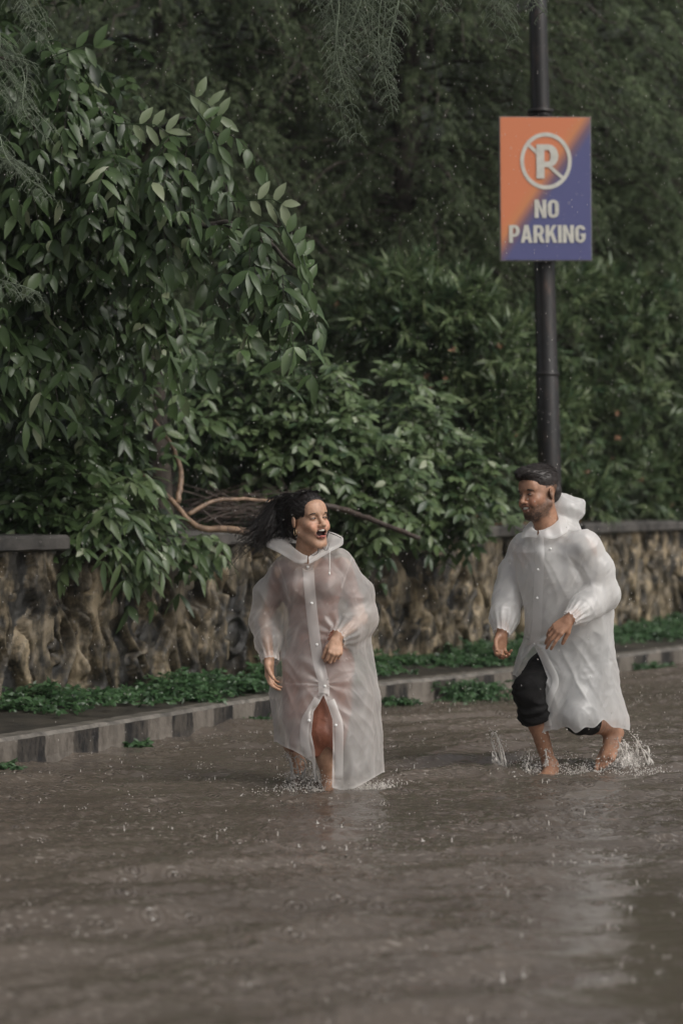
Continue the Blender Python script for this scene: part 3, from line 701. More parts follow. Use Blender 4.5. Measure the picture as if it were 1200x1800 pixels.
def spray(r, S, Dv, L, K, lL, lW, droop=.4, style='pinnate', hi=True, nwh=12, spread=.8, ldroop=.15):
    """twigs from S along Dv carrying K leaf pairs (pinnate) or a whorl of leaves"""
    N = len(S); Dv = unit(Dv); L = np.broadcast_to(L, (N,)).astype(float) * r.uniform(.7, 1.2, N)
    ts = np.linspace(0, 1, K + 1)[1:] if style == 'pinnate' else np.array([1.0])
    dn = np.array([0, 0, -1.])
    pts = lambda t_: S[:, None] + Dv[:, None] * (L[:, None] * t_)[..., None] + dn * (droop * L[:, None] * t_ ** 2)[..., None]
    pk = pts(np.broadcast_to(np.linspace(0, 1, 6), (N, 6)))
    tg = unit(Dv[:, None] + dn * (2 * droop * ts[None, :, None]))
    base_ = pts(np.broadcast_to(ts, (N, len(ts))))
    side = unit(np.cross(Dv, np.array([0, 0, 1.])) + 1e-6)
    Cs, Ds, Ns, Vv = [], [], [], []
    shade = r.uniform(0, 1, N)
    if style == 'pinnate':
        for sg in (-1, 1):
            d = tg * .55 + sg * side[:, None] * spread + r.normal(0, .22, tg.shape) + dn * .25
            Cs.append(base_); Ds.append(d); Ns.append(np.array([0, 0, 1.]) * .8 + np.array([0, -.5, 0]) + r.normal(0, .3, tg.shape)); Vv.append(np.repeat(shade[:, None], len(ts), 1))
        Cs.append(base_[:, -1:]); Ds.append(tg[:, -1:] + r.normal(0, .1, (N, 1, 3))); Ns.append(np.array([0, -.4, .8]) + r.normal(0, .3, (N, 1, 3))); Vv.append(shade[:, None])
    else:
        A = unit(np.cross(Dv, np.array([.3, .1, 1.]))); B_ = np.cross(Dv, A)
        for k_ in range(nwh):
            ph = r.uniform(0, 2 * np.pi, N); el = r.uniform(.1, 1.2, N) * spread
            d = Dv * np.cos(el)[:, None] + (A * np.cos(ph)[:, None] + B_ * np.sin(ph)[:, None]) * np.sin(el)[:, None] + dn * .12
            back = r.uniform(0, .55, N)
            Cs.append((base_[:, 0] - Dv * (L * back * .6)[:, None])[:, None]); Ds.append(d[:, None]); Ns.append((Dv + np.array([0, 0, .5]) + r.normal(0, .2, (N, 3)))[:, None]); Vv.append(shade[:, None])
    C = np.concatenate(Cs, 1).reshape(-1, 3); D_ = np.concatenate(Ds, 1).reshape(-1, 3); Nm = np.concatenate(Ns, 1).reshape(-1, 3); sh = np.concatenate(Vv, 1).ravel()
    n_ = len(C); LL = lL * r.uniform(.45, 1.2, n_); WW = lW * r.uniform(.7, 1.2, n_)
    V, Q, k = leaves(C, D_, Nm, LL, WW, ldroop, .25, hi)
    var = np.clip(.55 * sh + .35 * r.random(n_) + (r.random(n_) < .05) * .4, 0, 1)
    return V, Q, np.repeat(var, k), pk
def crown(name, parent, r, blobs, n, mat, L, K, lL, lW, twr=.004, bias=(0, -.5, .1), inner=.5, cluster=0, **kw):
    if cluster:
        S0, u0 = blob_pts(r, blobs, cluster, .45); ms = np.mean([(b_[3] + b_[4]) / 2 for b_ in blobs]); blobs = []
        for q_ in S0:
            w1 = ms * r.uniform(.2, .42); blobs.append((600 + q_[0] / q_[1] * F, HZ + (CH - q_[2]) / q_[1] * F, q_[1], w1, w1 * r.uniform(.6, 1.1), .14))
    S, u = blob_pts(r, blobs, n, inner)
    V, Q, var, pk = spray(r, S, u + np.array(bias) + r.normal(0, .35, u.shape), L, K, lL, lW, **kw)
    TV, TQ = tubes(pk, np.linspace(1, .4, 6) * twr, 3, cap=False)
    Vall = np.concatenate([V, TV]); qs = np.concatenate([Q, TQ[0] + len(V)])
    mid = np.concatenate([np.zeros(len(Q), int), np.ones(len(TQ[0]), int)])
    return mesh(name, Vall, qs, mat, parent, attr={'var': np.concatenate([var, np.full(len(TV), .2)])}, mats=[M['bark']], midx=mid)
def limbs(name, parent, paths, mat=None, m=10, seed=1):
    parts = []
    for pts, r0, r1 in paths:
        p = spline([P(*q) if len(q) == 3 else q[:3] for q in pts], 24)
        p = p + .25 * r0 * np.stack([[noise.noise(Vector((a * 3, seed, k_ * 5.1))) for a in np.linspace(0, 6, 24)] for k_ in range(3)], 1) * 2
        parts.append(tubes(p[None], np.linspace(r0, r1, 24)[None], m))
    V, Q = cat_parts(parts); return mesh(name, V, Q, mat or M['bark'], parent)
def tree(name, label, cat_, base_, group=None):
    e = empty(name, base_); tag(e, label, cat_, group); return e

# ---- left broadleaf tree
r = np.random.default_rng(11)
tb = P(285, 900, 17.4); tb[2] = .15
tr = tree('broadleaf_tree', 'broadleaf tree with large drooping oval leaves reaching in from the left over the wall', 'tree', tb)
limbs('trunk', tr, [([(300, 1130, 17.4), (285, 900, 17.3), (268, 640, 17), (250, 450, 16.5), (225, 300, 16.2)], .11, .035)])
limbs('branch', tr, [([(262, 560, 16.8), (180, 430, 15.6), (90, 300, 14.6), (20, 120, 14)], .055, .015)])
limbs('branch', tr, [([(255, 480, 16.6), (320, 410, 15), (430, 400, 14.0), (520, 470, 13.6)], .045, .008)])
limbs('branch', tr, [([(100, 415, 15), (180, 412, 14.4), (290, 400, 13.9), (380, 395, 13.7)], .03, .01)])
limbs('branch', tr, [([(235, 300, 16.2), (270, 240, 15), (330, 210, 14.1), (390, 240, 13.8)], .04, .008)])
limbs('branch', tr, [([(262, 600, 17), (180, 560, 15.8), (90, 580, 15), (30, 640, 14.6)], .04, .01)])
bl = [(40, 110, 14.2, 90, 80, .5), (120, 190, 14.1, 60, 80, .4), (60, 260, 14.2, 90, 70, .5), (215, 285, 13.9, 70, 55, .4), (285, 222, 13.8, 58, 30, .3), (340, 245, 13.7, 26, 36, .2),
      (250, 350, 14.1, 90, 40, .4), (335, 375, 13.9, 60, 28, .3), (395, 402, 13.7, 55, 22, .25), (450, 440, 13.6, 34, 34, .2), (495, 478, 13.5, 22, 45, .15), (515, 520, 13.5, 8, 22, .1), (400, 465, 13.7, 45, 45, .3),
      (50, 420, 14.5, 90, 80, .5), (130, 500, 14.7, 70, 70, .4), (240, 540, 14.8, 40, 50, .3), (30, 640, 14.5, 75, 80, .4), (150, 400, 14.6, 90, 50, .4)]
r2 = np.random.default_rng(12); S_, _u = blob_pts(r2, bl, 100, .35); cl = []
for q_ in S_:
    w1 = r2.uniform(18, 42); cl.append((600 + q_[0] / q_[1] * F, HZ + (CH - q_[2]) / q_[1] * F, q_[1], w1, w1 * r2.uniform(.6, 1.1), .12))
crown('crown', tr, r, cl, 620, M['leaf_broad'], .27, 4, .150, .060, droop=.9, bias=(.15, -.5, -.25), inner=.2, ldroop=.35)
def sprig(px, py, D, d, n_, seed, v0=.95):
    rs = np.random.default_rng(seed); a = P(px, py, D); d = unit(np.array(d, float)); C = []; Dd = []; Nn = []
    for k_ in range(n_):
        t_ = k_ / n_; sg = 1 if k_ % 2 else -1; C.append(a + d * .22 * t_ + np.array([0, 0, -.05]) * t_ * t_); Dd.append(d * .6 + np.array([0, .1, sg * .9]) + rs.normal(0, .12, 3)); Nn.append(np.array([.1, -1, .35]) + rs.normal(0, .15, 3))
    C.append(C[-1]); Dd.append(d); Nn.append(np.array([0, -1, .4]))
    V, Q, kk = leaves(np.array(C), np.array(Dd), np.array(Nn), rs.uniform(.10, .15, len(C)), rs.uniform(.045, .06, len(C)), .2); TV, TQ = tubes(np.array([[a - d * .12, a, a + d * .12, C[-1]]]), .0035, 5, cap=False)
    mesh('sprig', np.concatenate([V, TV]), np.concatenate([Q, TQ[0] + len(V)]), M['leaf_broad'], tr, attr={'var': np.concatenate([np.full(len(V), v0), np.full(len(TV), .2)])})
sprig(440, 352, 13.3, (1, -.1, .05), 5, 1); sprig(235, 218, 13.5, (1, -.1, -.05), 6, 2, .9); sprig(335, 165, 13.5, (.8, -.1, -.5), 6, 3, .85); sprig(120, 90, 13.6, (.7, -.2, .2), 4, 4, .7)
sprig(500, 400, 13.2, (.5, -.1, -.9), 7, 5, .72); sprig(530, 440, 13.2, (.25, -.1, -1), 7, 6, .7); sprig(350, 200, 13.4, (.6, -.1, -.8), 6, 7, .68); sprig(60, 230, 13.6, (.6, -.2, -.3), 5, 8, .8)
crown('crown', tr, r, [(70, 200, 15.6, 160, 220, .8), (60, 560, 15.8, 140, 200, .7), (280, 400, 15.8, 150, 110, .6), (200, 640, 16.2, 170, 140, .6)], 260, M['leaf_broad'], .3, 4, .14, .06, droop=.6, inner=.1)
crown('crown', tr, r, [(-150, -250, 15, 350, 180, 1.5), (200, -280, 16, 300, 160, 1.5), (-300, 200, 15, 200, 260, 1)], 420, M['leaf_broad'], .4, 5, .17, .08, droop=.4, inner=.1, hi=False)  # crown continued unseen above the frame, added to shade the background

# ---- bushes spilling over the wall
def bush(name, label, blobs, n, mat, group, cat_='bush', seed=1, **kw):
    r = np.random.default_rng(seed); b0 = blobs[0]; bb = P(b0[0], b0[1], b0[2]); bb[2] = .16; bb[1] = max(bb[1], np.interp(bb[0], wl_[:, 0], wl_[:, 1]) + .45)
    e = tree(name, label, cat_, bb, group)
    sp_ = []
    for k_, b_ in enumerate(blobs):
        tip = P(b_[0], b_[1], b_[2]); st = bb + np.array([r.uniform(-.15, .15), r.uniform(-.1, .1), 0])
        sp_.append(([tuple(st), tuple(st * .6 + tip * .4 + np.array([r.uniform(-.1, .1), .1, .05])), tuple(tip)], .022, .007))
    parts = []
    for pts, r0, r1 in sp_: parts.append(tubes(spline(np.array(pts), 14)[None], np.linspace(r0, r1, 14)[None], 6))
    V, Q = cat_parts(parts); mesh('stem', V, Q, M['bark'], e)
    crown('crown', e, r, blobs, n, mat, **kw); return e
G = 'bushes growing behind the low wall'
bush('leafy_bush', 'dark bush with broad leaves at the left edge above the wall', [(60, 800, 16, 150, 100, .5), (150, 720, 16.3, 120, 70, .4), (20, 900, 15.6, 120, 40, .3), (130, 880, 15.6, 110, 60, .3)], 420, M['leaf_broad'], G, seed=3, cluster=40, L=.22, K=4, lL=.12, lW=.05, droop=.35, inner=.3)
bush('leafy_bush', 'bush with long pointed leaves hanging over the wall left of the woman', [(190, 880, 16, 90, 80, .4), (255, 940, 15.8, 60, 34, .3), (180, 920, 15.6, 80, 50, .3), (330, 960, 16.2, 50, 22, .2)], 150, M['leaf_bush'], G, seed=4, L=.2, K=3, lL=.17, lW=.05, droop=.6, inner=.3, ldroop=.3)
bush('leafy_bush', 'wide bush with pale green leaves rising above the fallen branches', [(440, 700, 18, 140, 80, .6), (360, 660, 18, 90, 60, .4), (560, 690, 18.2, 110, 65, .5), (520, 780, 18, 140, 70, .5), (400, 790, 18.3, 110, 60, .4)], 640, M['leaf_bush'], G, seed=5, cluster=60, L=.24, K=4, lL=.115, lW=.048, droop=.3, inner=.35)
bush('leafy_bush', 'large leafy bush between the woman and the man', [(690, 760, 18.8, 125, 95, .6), (610, 820, 18.2, 110, 70, .5), (740, 850, 18.8, 110, 80, .5), (640, 900, 18.1, 110, 45, .4), (790, 900, 19, 60, 38, .3)], 720, M['leaf_bush'], G, seed=6, cluster=70, L=.24, K=4, lL=.115, lW=.048, droop=.3, inner=.35)
G = 'oleander shrubs behind the sign pole'
for k_, (lb, bl, n) in enumerate([
    ('oleander with narrow leaves and a few orange blooms above the central bush', [(690, 560, 21, 110, 70, .6), (800, 600, 21, 90, 100, .6), (620, 560, 21.2, 60, 50, .5), (840, 700, 20.8, 90, 100, .5), (850, 830, 20.5, 80, 80, .4), (760, 640, 21, 90, 60, .4)], 1000),
    ('oleander shrub rising just right of the sign pole', [(1040, 560, 23.8, 110, 110, .6), (1050, 720, 23.8, 110, 110, .6), (1060, 850, 23.7, 120, 60, .4), (960, 800, 22.6, 90, 120, .5), (930, 600, 22.6, 90, 120, .5)], 1100),
    ('oleander shrub at the right edge beyond the man', [(1180, 650, 26, 90, 120, .6), (1170, 830, 25.8, 110, 85, .6), (1150, 480, 26, 110, 110, .7)], 800)]):
    e = bush('oleander_shrub', lb, bl, n, M['leaf_ole'], G, 'shrub', seed=20 + k_, L=.22, K=1, lL=.185, lW=.026, style='whorl', nwh=14, cluster=60, hi=False, droop=.1, inner=.35, bias=(0, -.4, .5))
    r = np.random.default_rng(50 + k_); C, u = blob_pts(r, bl, 9, .95); C[:, 1] -= .2
    for c_ in C[u[:, 1] < .2]:
        V, Q, kk = leaves(np.repeat(c_[None], 6, 0), r.normal(size=(6, 3)) + [0, -.3, .4], r.normal(size=(6, 3)), np.full(6, .04), np.full(6, .025), hi=False)
        mesh('flower', V, Q, M['flower'], e, attr={'var': np.repeat(r.random(6), kk)})

# ---- dark feathery conifers beyond
G = 'dark feathery trees beyond the shrubs'
def conifer(label, px0, D, tiers, seed, n, top=-500, tone='leaf_con'):
    r = np.random.default_rng(seed); b0 = P(px0, 900, D); b0[2] = .2
    e = tree('feathery_conifer', label, 'tree', b0, G)
    tp = P(px0, top, D)
    tp_ = np.linspace(0, 1, 12)[:, None]; pth = b0 * (1 - tp_) + tp * tp_; pth[:, 0] += .06 * np.sin(np.linspace(0, 5, 12) + seed)
    V, Q = tubes(pth[None], np.linspace(.24, .06, 12)[None], 12); mesh('trunk', V, Q, M['bark'], e)
    # boughs: long drooping limbs, each with many hanging fine sprays
    paths = []; S = []; Dv = []
    for k_ in range(n):
        f = r.uniform(0, 1); z0 = CH - (tiers[0] + (tiers[1] - tiers[0]) * f - HZ) / F * D
        a = r.uniform(-math.pi, 0) if r.random() < .8 else r.uniform(0, math.pi); Lb = r.uniform(.6, 1) * tiers[2] * (.55 + .45 * math.sin(f * 2.6 + .3))
        dr = np.array([math.cos(a), math.sin(a) * .8, r.uniform(.05, .4)]); st = np.array([np.interp(z0, pth[:, 2], pth[:, 0]), D, z0])
        tt = np.linspace(0, 1, 16)[:, None]; pt = st + dr * Lb * tt + np.array([0, 0, -1]) * Lb * .55 * tt ** 2
        pt += .05 * r.normal(size=pt.shape) * tt
        paths.append(pt)
        for q in range(26):
            w_ = r.uniform(.12, 1); S.append(np.array([np.interp(w_, tt[:, 0], pt[:, c_]) for c_ in range(3)]) + r.normal(0, .04, 3)); Dv.append(dr * .8 + r.normal(0, .45, 3) + np.array([0, -.1, -.25]))
    V, Q = tubes(np.array(paths), np.linspace(.022, .005, 16)[None], 4); mesh('bough', V, Q, M['bark'], e)
    V, Q, var, pk = spray(r, np.array(S), np.array(Dv), .34, 9, .075, .011, droop=.5, hi=False, spread=.6, ldroop=.35)
    TV, TQ = tubes(pk, .003, 3, cap=False)
    mesh('crown', np.concatenate([V, TV]), np.concatenate([Q, TQ[0] + len(V)]), M[tone], e, attr={'var': np.concatenate([var, np.full(len(TV), .3)])})
    return e
conifer('dark feathery tree at the upper left behind the broadleaf branches', 300, 23, (-420, 620, 2.6), 1, 170)
conifer('dark feathery tree with a thick trunk left of the sign board', 725, 23.5, (-420, 520, 2.7), 2, 210)
conifer('feathery tree with drooping boughs right behind the sign board', 1010, 26.0, (-420, 560, 2.7), 3, 190, tone='leaf_con_pale')
conifer('feathery tree at the upper right corner', 1270, 27.2, (-420, 620, 2.5), 4, 150, tone='leaf_con_pale')
conifer('feathery tree standing farthest back between two others', 520, 26.5, (-420, 700, 2.8), 5, 150)
# undergrowth covering the slope behind, one mass
r = np.random.default_rng(77); n = 9000
x_ = r.uniform(-6, 9, n); y_ = r.uniform(25, 31, n) + np.maximum(x_, 0) * .5; z_ = .15 + np.clip((y_ - x_ * .5 - 25) * .9, -.4, 14) + r.uniform(0, 1.0, n)
V, Q, var, pk = spray(r, np.stack([x_, y_, z_], 1), r.normal(size=(n, 3)) + [0, -.8, .4], .35, 3, .2, .09, hi=False)
tag(mesh('undergrowth', V, Q, M['leaf_con'], attr={'var': var}), 'dark undergrowth covering the slope behind the trees', 'undergrowth', kind='stuff')

# ---- feathery branches hanging into the top of the picture
r = np.random.default_rng(5)
fb = np.array([-4.6, 13.2, 0.0])
ft = tree('overhanging_tree', 'fine pale feathery sprays of an overhanging tree hanging in at the top edge', 'tree', fb)
limbs('trunk', ft, [([(-4.6, 13.2, -.05, 0), (-4.5, 13.1, 2.5, 0), (-4.2, 13.0, 4.6, 0), (-3.6, 13.0, 5.6, 0)], .16, .09)])
limbs('branch', ft, [([(-4.0, 13.0, 5.0, 0), (-2.4, 12.8, 5.0, 0), (-.8, 12.7, 4.75, 0), (.6, 12.7, 4.6, 0), (1.8, 12.9, 4.75, 0)], .06, .012)])
limbs('branch', ft, [([(-4.5, 13.1, 2.6, 0), (-3.3, 13.0, 3.5, 0), (-2.3, 12.9, 3.9, 0), (-1.75, 12.9, 3.8, 0)], .035, .008)])
hang = []
def hs_(px, py0, py1, D, lean=0, n_=1):
    for _ in range(n_):
        a = P(px + r.normal(0, 10), py0, D + r.normal(0, .08)); b_ = P(px + lean + r.normal(0, 14), py1 + r.normal(0, 14), D + r.normal(0, .08)); hang.append((a, b_))
hs_(600, -90, 240, 12.7, 20, 2); hs_(665, -90, 185, 12.7, 30, 3); hs_(640, -90, 110, 12.7, 0, 3); hs_(790, -80, 20, 12.7, 20, 2); hs_(870, -80, 40, 12.7, 20, 2); hs_(925, -90, 15, 12.7, 30, 2)
hs_(585, -90, 170, 12.7, 20, 3); hs_(690, -90, 130, 12.75, 10, 2); hs_(850, -90, 30, 12.7, 30, 3); hs_(570, -90, 60, 12.8, 0, 2); hs_(610, -90, 60, 12.8, 0, 3)
for p_ in (10, 40, 75): hs_(p_ - 40, 40 + p_, 170 + p_, 12.8, 40, 2)
hs_(-20, 230, 330, 12.8, 90, 3); hs_(-20, 480, 520, 12.8, 70, 2); hs_(-30, 60, 110, 12.8, 90, 3); hs_(-20, 270, 290, 12.8, 60, 2); hs_(30, -60, 60, 12.8, 30, 3)
K_ = 26; paths = []; SV = []
for a, b_ in hang:
    tt = np.linspace(0, 1, K_)[:, None]; pt = a * (1 - tt) + b_ * tt + np.stack([.03 * np.sin(tt[:, 0] * 6 + r.uniform(0, 6)), .02 * np.cos(tt[:, 0] * 5), -.02 * np.sin(tt[:, 0] * 3)], 1)
    paths.append(pt)
parts = [tubes(np.array(paths), np.linspace(.0035, .0015, K_)[None], 4)]
sub = []
for pt in paths:
    Ls = np.linalg.norm(pt[-1] - pt[0]); m_ = int(Ls / .028) + 4
    for q in range(m_):
        w_ = (q + .5) / m_; c_ = pt[int(w_ * (K_ - 1))]; sg = 1 if q % 2 else -1
        L_ = r.uniform(.05, .11) * (1.1 - .5 * w_); tt = np.linspace(0, 1, 7)[:, None]
        ang = r.normal(0, .5); d = np.array([sg * math.cos(ang), math.sin(ang), .1])
        sub.append(c_ + d * L_ * tt + np.array([0, 0, -1]) * L_ * .95 * tt ** 2)
parts.append(tubes(np.array(sub), np.linspace(.002, .0012, 7)[None], 3, cap=False))
ndl = []
sub = np.array(sub)
for k_ in range(1, 7):
    for rep in range(2):
        c_ = sub[:, k_]; d = r.normal(0, .6, c_.shape) + np.array([0, 0, -.8])
        ndl.append(np.stack([c_, c_ + unit(d) * r.uniform(.012, .024, len(c_))[:, None]], 1))
ndl = np.concatenate(ndl); parts.append(tubes(ndl, np.array([[.0012, .0007]]), 3, cap=False))
V, Q = cat_parts(parts); mesh('foliage', V, Q, M['leaf_feather'], ft, attr={'var': r.random(len(V))})
crown('crown', ft, r, [(-900, -250, 13, 300, 250, 1.2), (-350, -420, 13.4, 400, 160, 1.4), (200, -440, 14, 400, 130, 1.5), (700, -480, 14.5, 350, 130, 1.5)], 500, M['leaf_feather'], .4, 7, .12, .03, droop=.5, hi=False, inner=.1)  # unseen foliage overhead, added as canopy for shading

# ---- fallen branches and dead sticks
def stick(name, label, paths, mat, cat_='branch'):
    p0 = P(*paths[0][0][0]); e = empty(name, p0); tag(e, label, cat_, 'dead branches lying on the wall')
    for pts, r0, r1 in paths: limbs('limb', e, [(pts, r0, r1)], mat, 8)
stick('fallen_branch', 'thick bare tan branch lying along the wall top left of the woman', [([(180, 790, 16.2), (235, 825, 16.0), (300, 878, 15.9), (345, 925, 15.8), (400, 930, 15.8), (460, 939, 15.8)], .013, .026), ([(312, 885, 15.9), (318, 830, 16.0), (300, 780, 16.1), (270, 735, 16.3)], .022, .01), ([(330, 905, 16), (380, 880, 16.1), (450, 878, 16.3), (500, 884, 16.5)], .016, .009), ([(280, 865, 16), (250, 850, 16.1), (215, 850, 16.2)], .012, .006)], M['dead_wood'])
stick('fallen_branch', 'thin dark branch poking out over the wall right of the woman', [([(540, 885, 16.2), (600, 895, 16.2), (670, 920, 16.1), (738, 946, 16.0)], .022, .016)], M['dark_wood'])
stick('fallen_branch', 'grey upright forked branch among the leaves at left', [([(245, 830, 17), (225, 760, 17.1), (205, 690, 17.2), (170, 620, 17.3)], .016, .008), ([(235, 800, 17), (150, 770, 17.1), (90, 740, 17.1)], .01, .005)], M['dark_wood'])
r = np.random.default_rng(9); pts = []
for k_ in range(90):
    c_ = P(r.uniform(350, 520), r.normal(893, 17), r.uniform(16.9, 17.9)); a = r.normal(0, .35); L_ = r.uniform(.2, .6); d = np.array([math.cos(a), r.normal(0, .3), math.sin(a)]) * L_
    tt = np.linspace(-.5, .5, 8)[:, None]; pts.append(c_ + d * tt + np.array([0, 0, -.15]) * L_ * tt ** 2 * r.uniform(-1, 2))
V, Q = tubes(np.array(pts), r.uniform(.003, .008, (90, 1)) * np.linspace(1, .5, 8)[None], 5)
tag(mesh('brushwood', V, Q, M['dark_wood']), 'heap of thin dead twigs on top of the wall behind the woman', 'twigs', kind='stuff')

# ---- weeds at the foot of the wall and fallen leaves on the coping
r = np.random.default_rng(15)
NW = 7000; s_ = r.uniform(s_of_px(-60), s_of_px(1260), NW); s_ = s_[[noise.noise(Vector((q_ * 1.9, 7, 0))) > -.22 + .3 * (k_ % 3 == 0) for k_, q_ in enumerate(s_)]]; NW = len(s_); p, t_, nr = wall_at(s_); o_ = .14 + np.abs(r.normal(0, .24, NW)) + .42 * (np.sin(s_ * 1.7) > .1) * r.random(NW)
C = np.concatenate([p + nr * o_[:, None], np.full((NW, 1), KH)], 1)
V, Q, var, pk = spray(r, C, r.normal(0, .45, (NW, 3)) + [0, -.1, .9], .11 * (1 + 1.3 * np.sin(s_ * 2.3) ** 4), 5, .048, .024, droop=.45, hi=False)
tag(mesh('weeds', V, Q, M['leaf_weed'], attr={'var': var}), 'low green weeds growing along the foot of the wall', 'weeds', kind='stuff')
def clump(label, px, py, D, n, sz, seed):
    r = np.random.default_rng(seed); b0 = P(px, py, D); b0[2] = max(b0[2], .0)
    S = np.repeat(b0[None], n, 0) + np.stack([r.normal(0, sz * .5, n), r.normal(0, sz * .35, n), np.zeros(n)], 1)
    V, Q, var, pk = spray(r, S, r.normal(0, .5, (n, 3)) + [0, -.1, .9], sz, 6, .045, .014, droop=.5)
    TV, TQ = tubes(pk, .003, 3, cap=False)
    e = empty('weed_clump', b0); tag(e, label, 'weed', 'weed clumps growing in the flooded gutter')
    mesh('foliage', np.concatenate([V, TV]), np.concatenate([Q, TQ[0] + len(V)]), M['leaf_weed'], e, attr={'var': np.concatenate([var, np.full(len(TV), .4)])})
def at_kerb(px, o=.06):
    pr = 600 + kl[:, 0] / kl[:, 1] * F; k_ = int(np.argmin(np.abs(pr - px))); q = kl[k_] - N2[k_] * o; return q
def clump_k(label, px, n, sz, seed, o=.06):
    q = at_kerb(px, o); D = q[1]; clump(label, 600 + q[0] / D * F, HZ + CH / D * F, D, n, sz, seed)
clump_k('bushy green weed in front of the kerb between woman and man', 806, 170, .27, 1, .12)
clump_k('small weed in the water at the foot of the kerb at the left edge', 6, 26, .10, 2, .04)
clump_k('low weed tufts at the kerb foot just left of the woman', 440, 80, .12, 3, .05)
clump_k('weed tuft against the kerb below the tan branch', 235, 22, .08, 4, .04)
clump_k('weed tuft at the kerb foot to the right of the woman', 692, 50, .12, 5, .05)
clump_k('weed patch against the kerb right of the man', 1130, 90, .17, 6, .06)
r = np.random.default_rng(16); n = 160
s_ = np.where(r.random(n) < .6, r.normal(s_of_px(870), .25, n), r.uniform(s_of_px(300), s_of_px(1100), n)); p, t_, nr = wall_at(s_)
C = np.concatenate([p + nr * r.uniform(-.15, .08, (n, 1)), np.full((n, 1), ZT + .09)], 1)
V, Q, kk = leaves(C, r.normal(size=(n, 3)) * [1, 1, .3], np.tile([0, 0, 1.], (n, 1)) + r.normal(0, .3, (n, 3)), r.uniform(.05, .09, n), r.uniform(.03, .05, n), hi=False)
tag(mesh('fallen_leaves', V, Q, M['leaf_dead'], attr={'var': np.repeat(r.random(n), kk)}), 'brown fallen leaves scattered on the wall coping', 'leaves', kind='stuff')

# ------------------------------------------------------------------ people
def head_prims(c, R, s, nb, open_mouth, neck_r, male):
    """head in a local frame: face looks along -Y, Z up; c centre at eye level"""
    T = lambda x, y, z: c + R @ (np.array([x, y, z]) * s)
    E = lambda x, y, z, r_, k=.015, op=1, Rl=None: ell(T(x, y, z), np.array(r_) * s, R if Rl is None else R @ Rl, k * s, op)
    C_ = lambda a, b_, ra, rb, k=.012: cap(T(*a), T(*b_), ra * s, rb * s, k * s)
    jaw = -.018 if open_mouth else 0.0; jw = 1.08 if male else 1.0
    p = [E(0, .022, .036, (.074, .092, .082)), E(0, -.022, -.02, (.060 * jw, .066, .085), .03),
         E(0, -.045, -.078 + jaw * .6, (.040 * jw, .038, .036), .03), E(0, -.066, -.099 + jaw, (.020 * jw, .018, .016), .022)]
    for sx_ in (-1, 1):
        p += [C_((sx_ * .054 * jw, .006, -.05), (sx_ * .020, -.066, -.098 + jaw), .018, .014, .025),
              E(sx_ * .040, -.058, -.026, (.024, .022, .020), .022), C_((sx_ * .012, -.084, .022), (sx_ * .044, -.064, .024), .008, .008, .016)]
    p += [E(0, -.060, .050, (.050, .030, .035), .03)]
    for sx_ in (-1, 1): p += [E(sx_ * .031, -.094, .004, (.019, .014, .012), .014, -1)]
    for sx_ in (-1, 1): p += [E(sx_ * .031, -.0735, .004, (.0150, .0120, .0115), .004)]
    p += [C_((0, -.082, .012), (0, -.106, -.024), .0075, .010, .012), E(0, -.109, -.029, (.0115, .0105, .0095), .008)]
    for sx_ in (-1, 1): p += [E(sx_ * .0125, -.098, -.033, (.0085, .010, .0075), .007)]
    p += [E(0, -.075, -.060, (.034, .022, .022), .02)]
    # mouth
    if open_mouth:
        mc = (0, -.094, -.068); mr = (.0285, .040, .0205)
        n_ = 14; ringp = [(mc[0] + .0300 * math.cos(a), -.0945 + .018 * abs(math.cos(a)) ** 2, mc[2] + .0215 * math.sin(a) + (.007 * abs(math.cos(a)) ** 2)) for a in np.linspace(0, 2 * math.pi, n_ + 1)]
    else:
        mc = (0, -.102, -.060); mr = (.029, .024, .0092)
        n_ = 12; ringp = [(mc[0] + .0310 * math.cos(a), -.0975 + .018 * abs(math.cos(a)) ** 2, mc[2] + .0110 * math.sin(a) + (.012 * abs(math.cos(a)) ** 3)) for a in np.linspace(0, 2 * math.pi, n_ + 1)]
    p += [E(*mc, mr, .004, -1)]
    for i_ in range(n_): p.append(C_(ringp[i_], ringp[i_ + 1], .0048, .0048, .004))
    for sx_ in (-1, 1):        # laughing cheeks and nasolabial crease
        p += [E(sx_ * .040, -.078, -.040, (.014, .012, .016), .014)]
    for sx_ in (-1, 1):
        eR = Rz(sx_ * .35)
        p += [E(sx_ * .0775, .012, -.006, (.0075, .017, .028), .006, 1, eR), E(sx_ * .0865, .008, .000, (.005, .007, .012), .004, -1, eR)]
    p += [cap(T(0, .022, -.055), nb, neck_r, neck_r * 1.12, .03), cap(T(0, -.02, -.075), nb + R @ np.array([0, -.02, 0]), neck_r * .8, neck_r * .9, .03)]
    return p, T, mc, mr, ringp
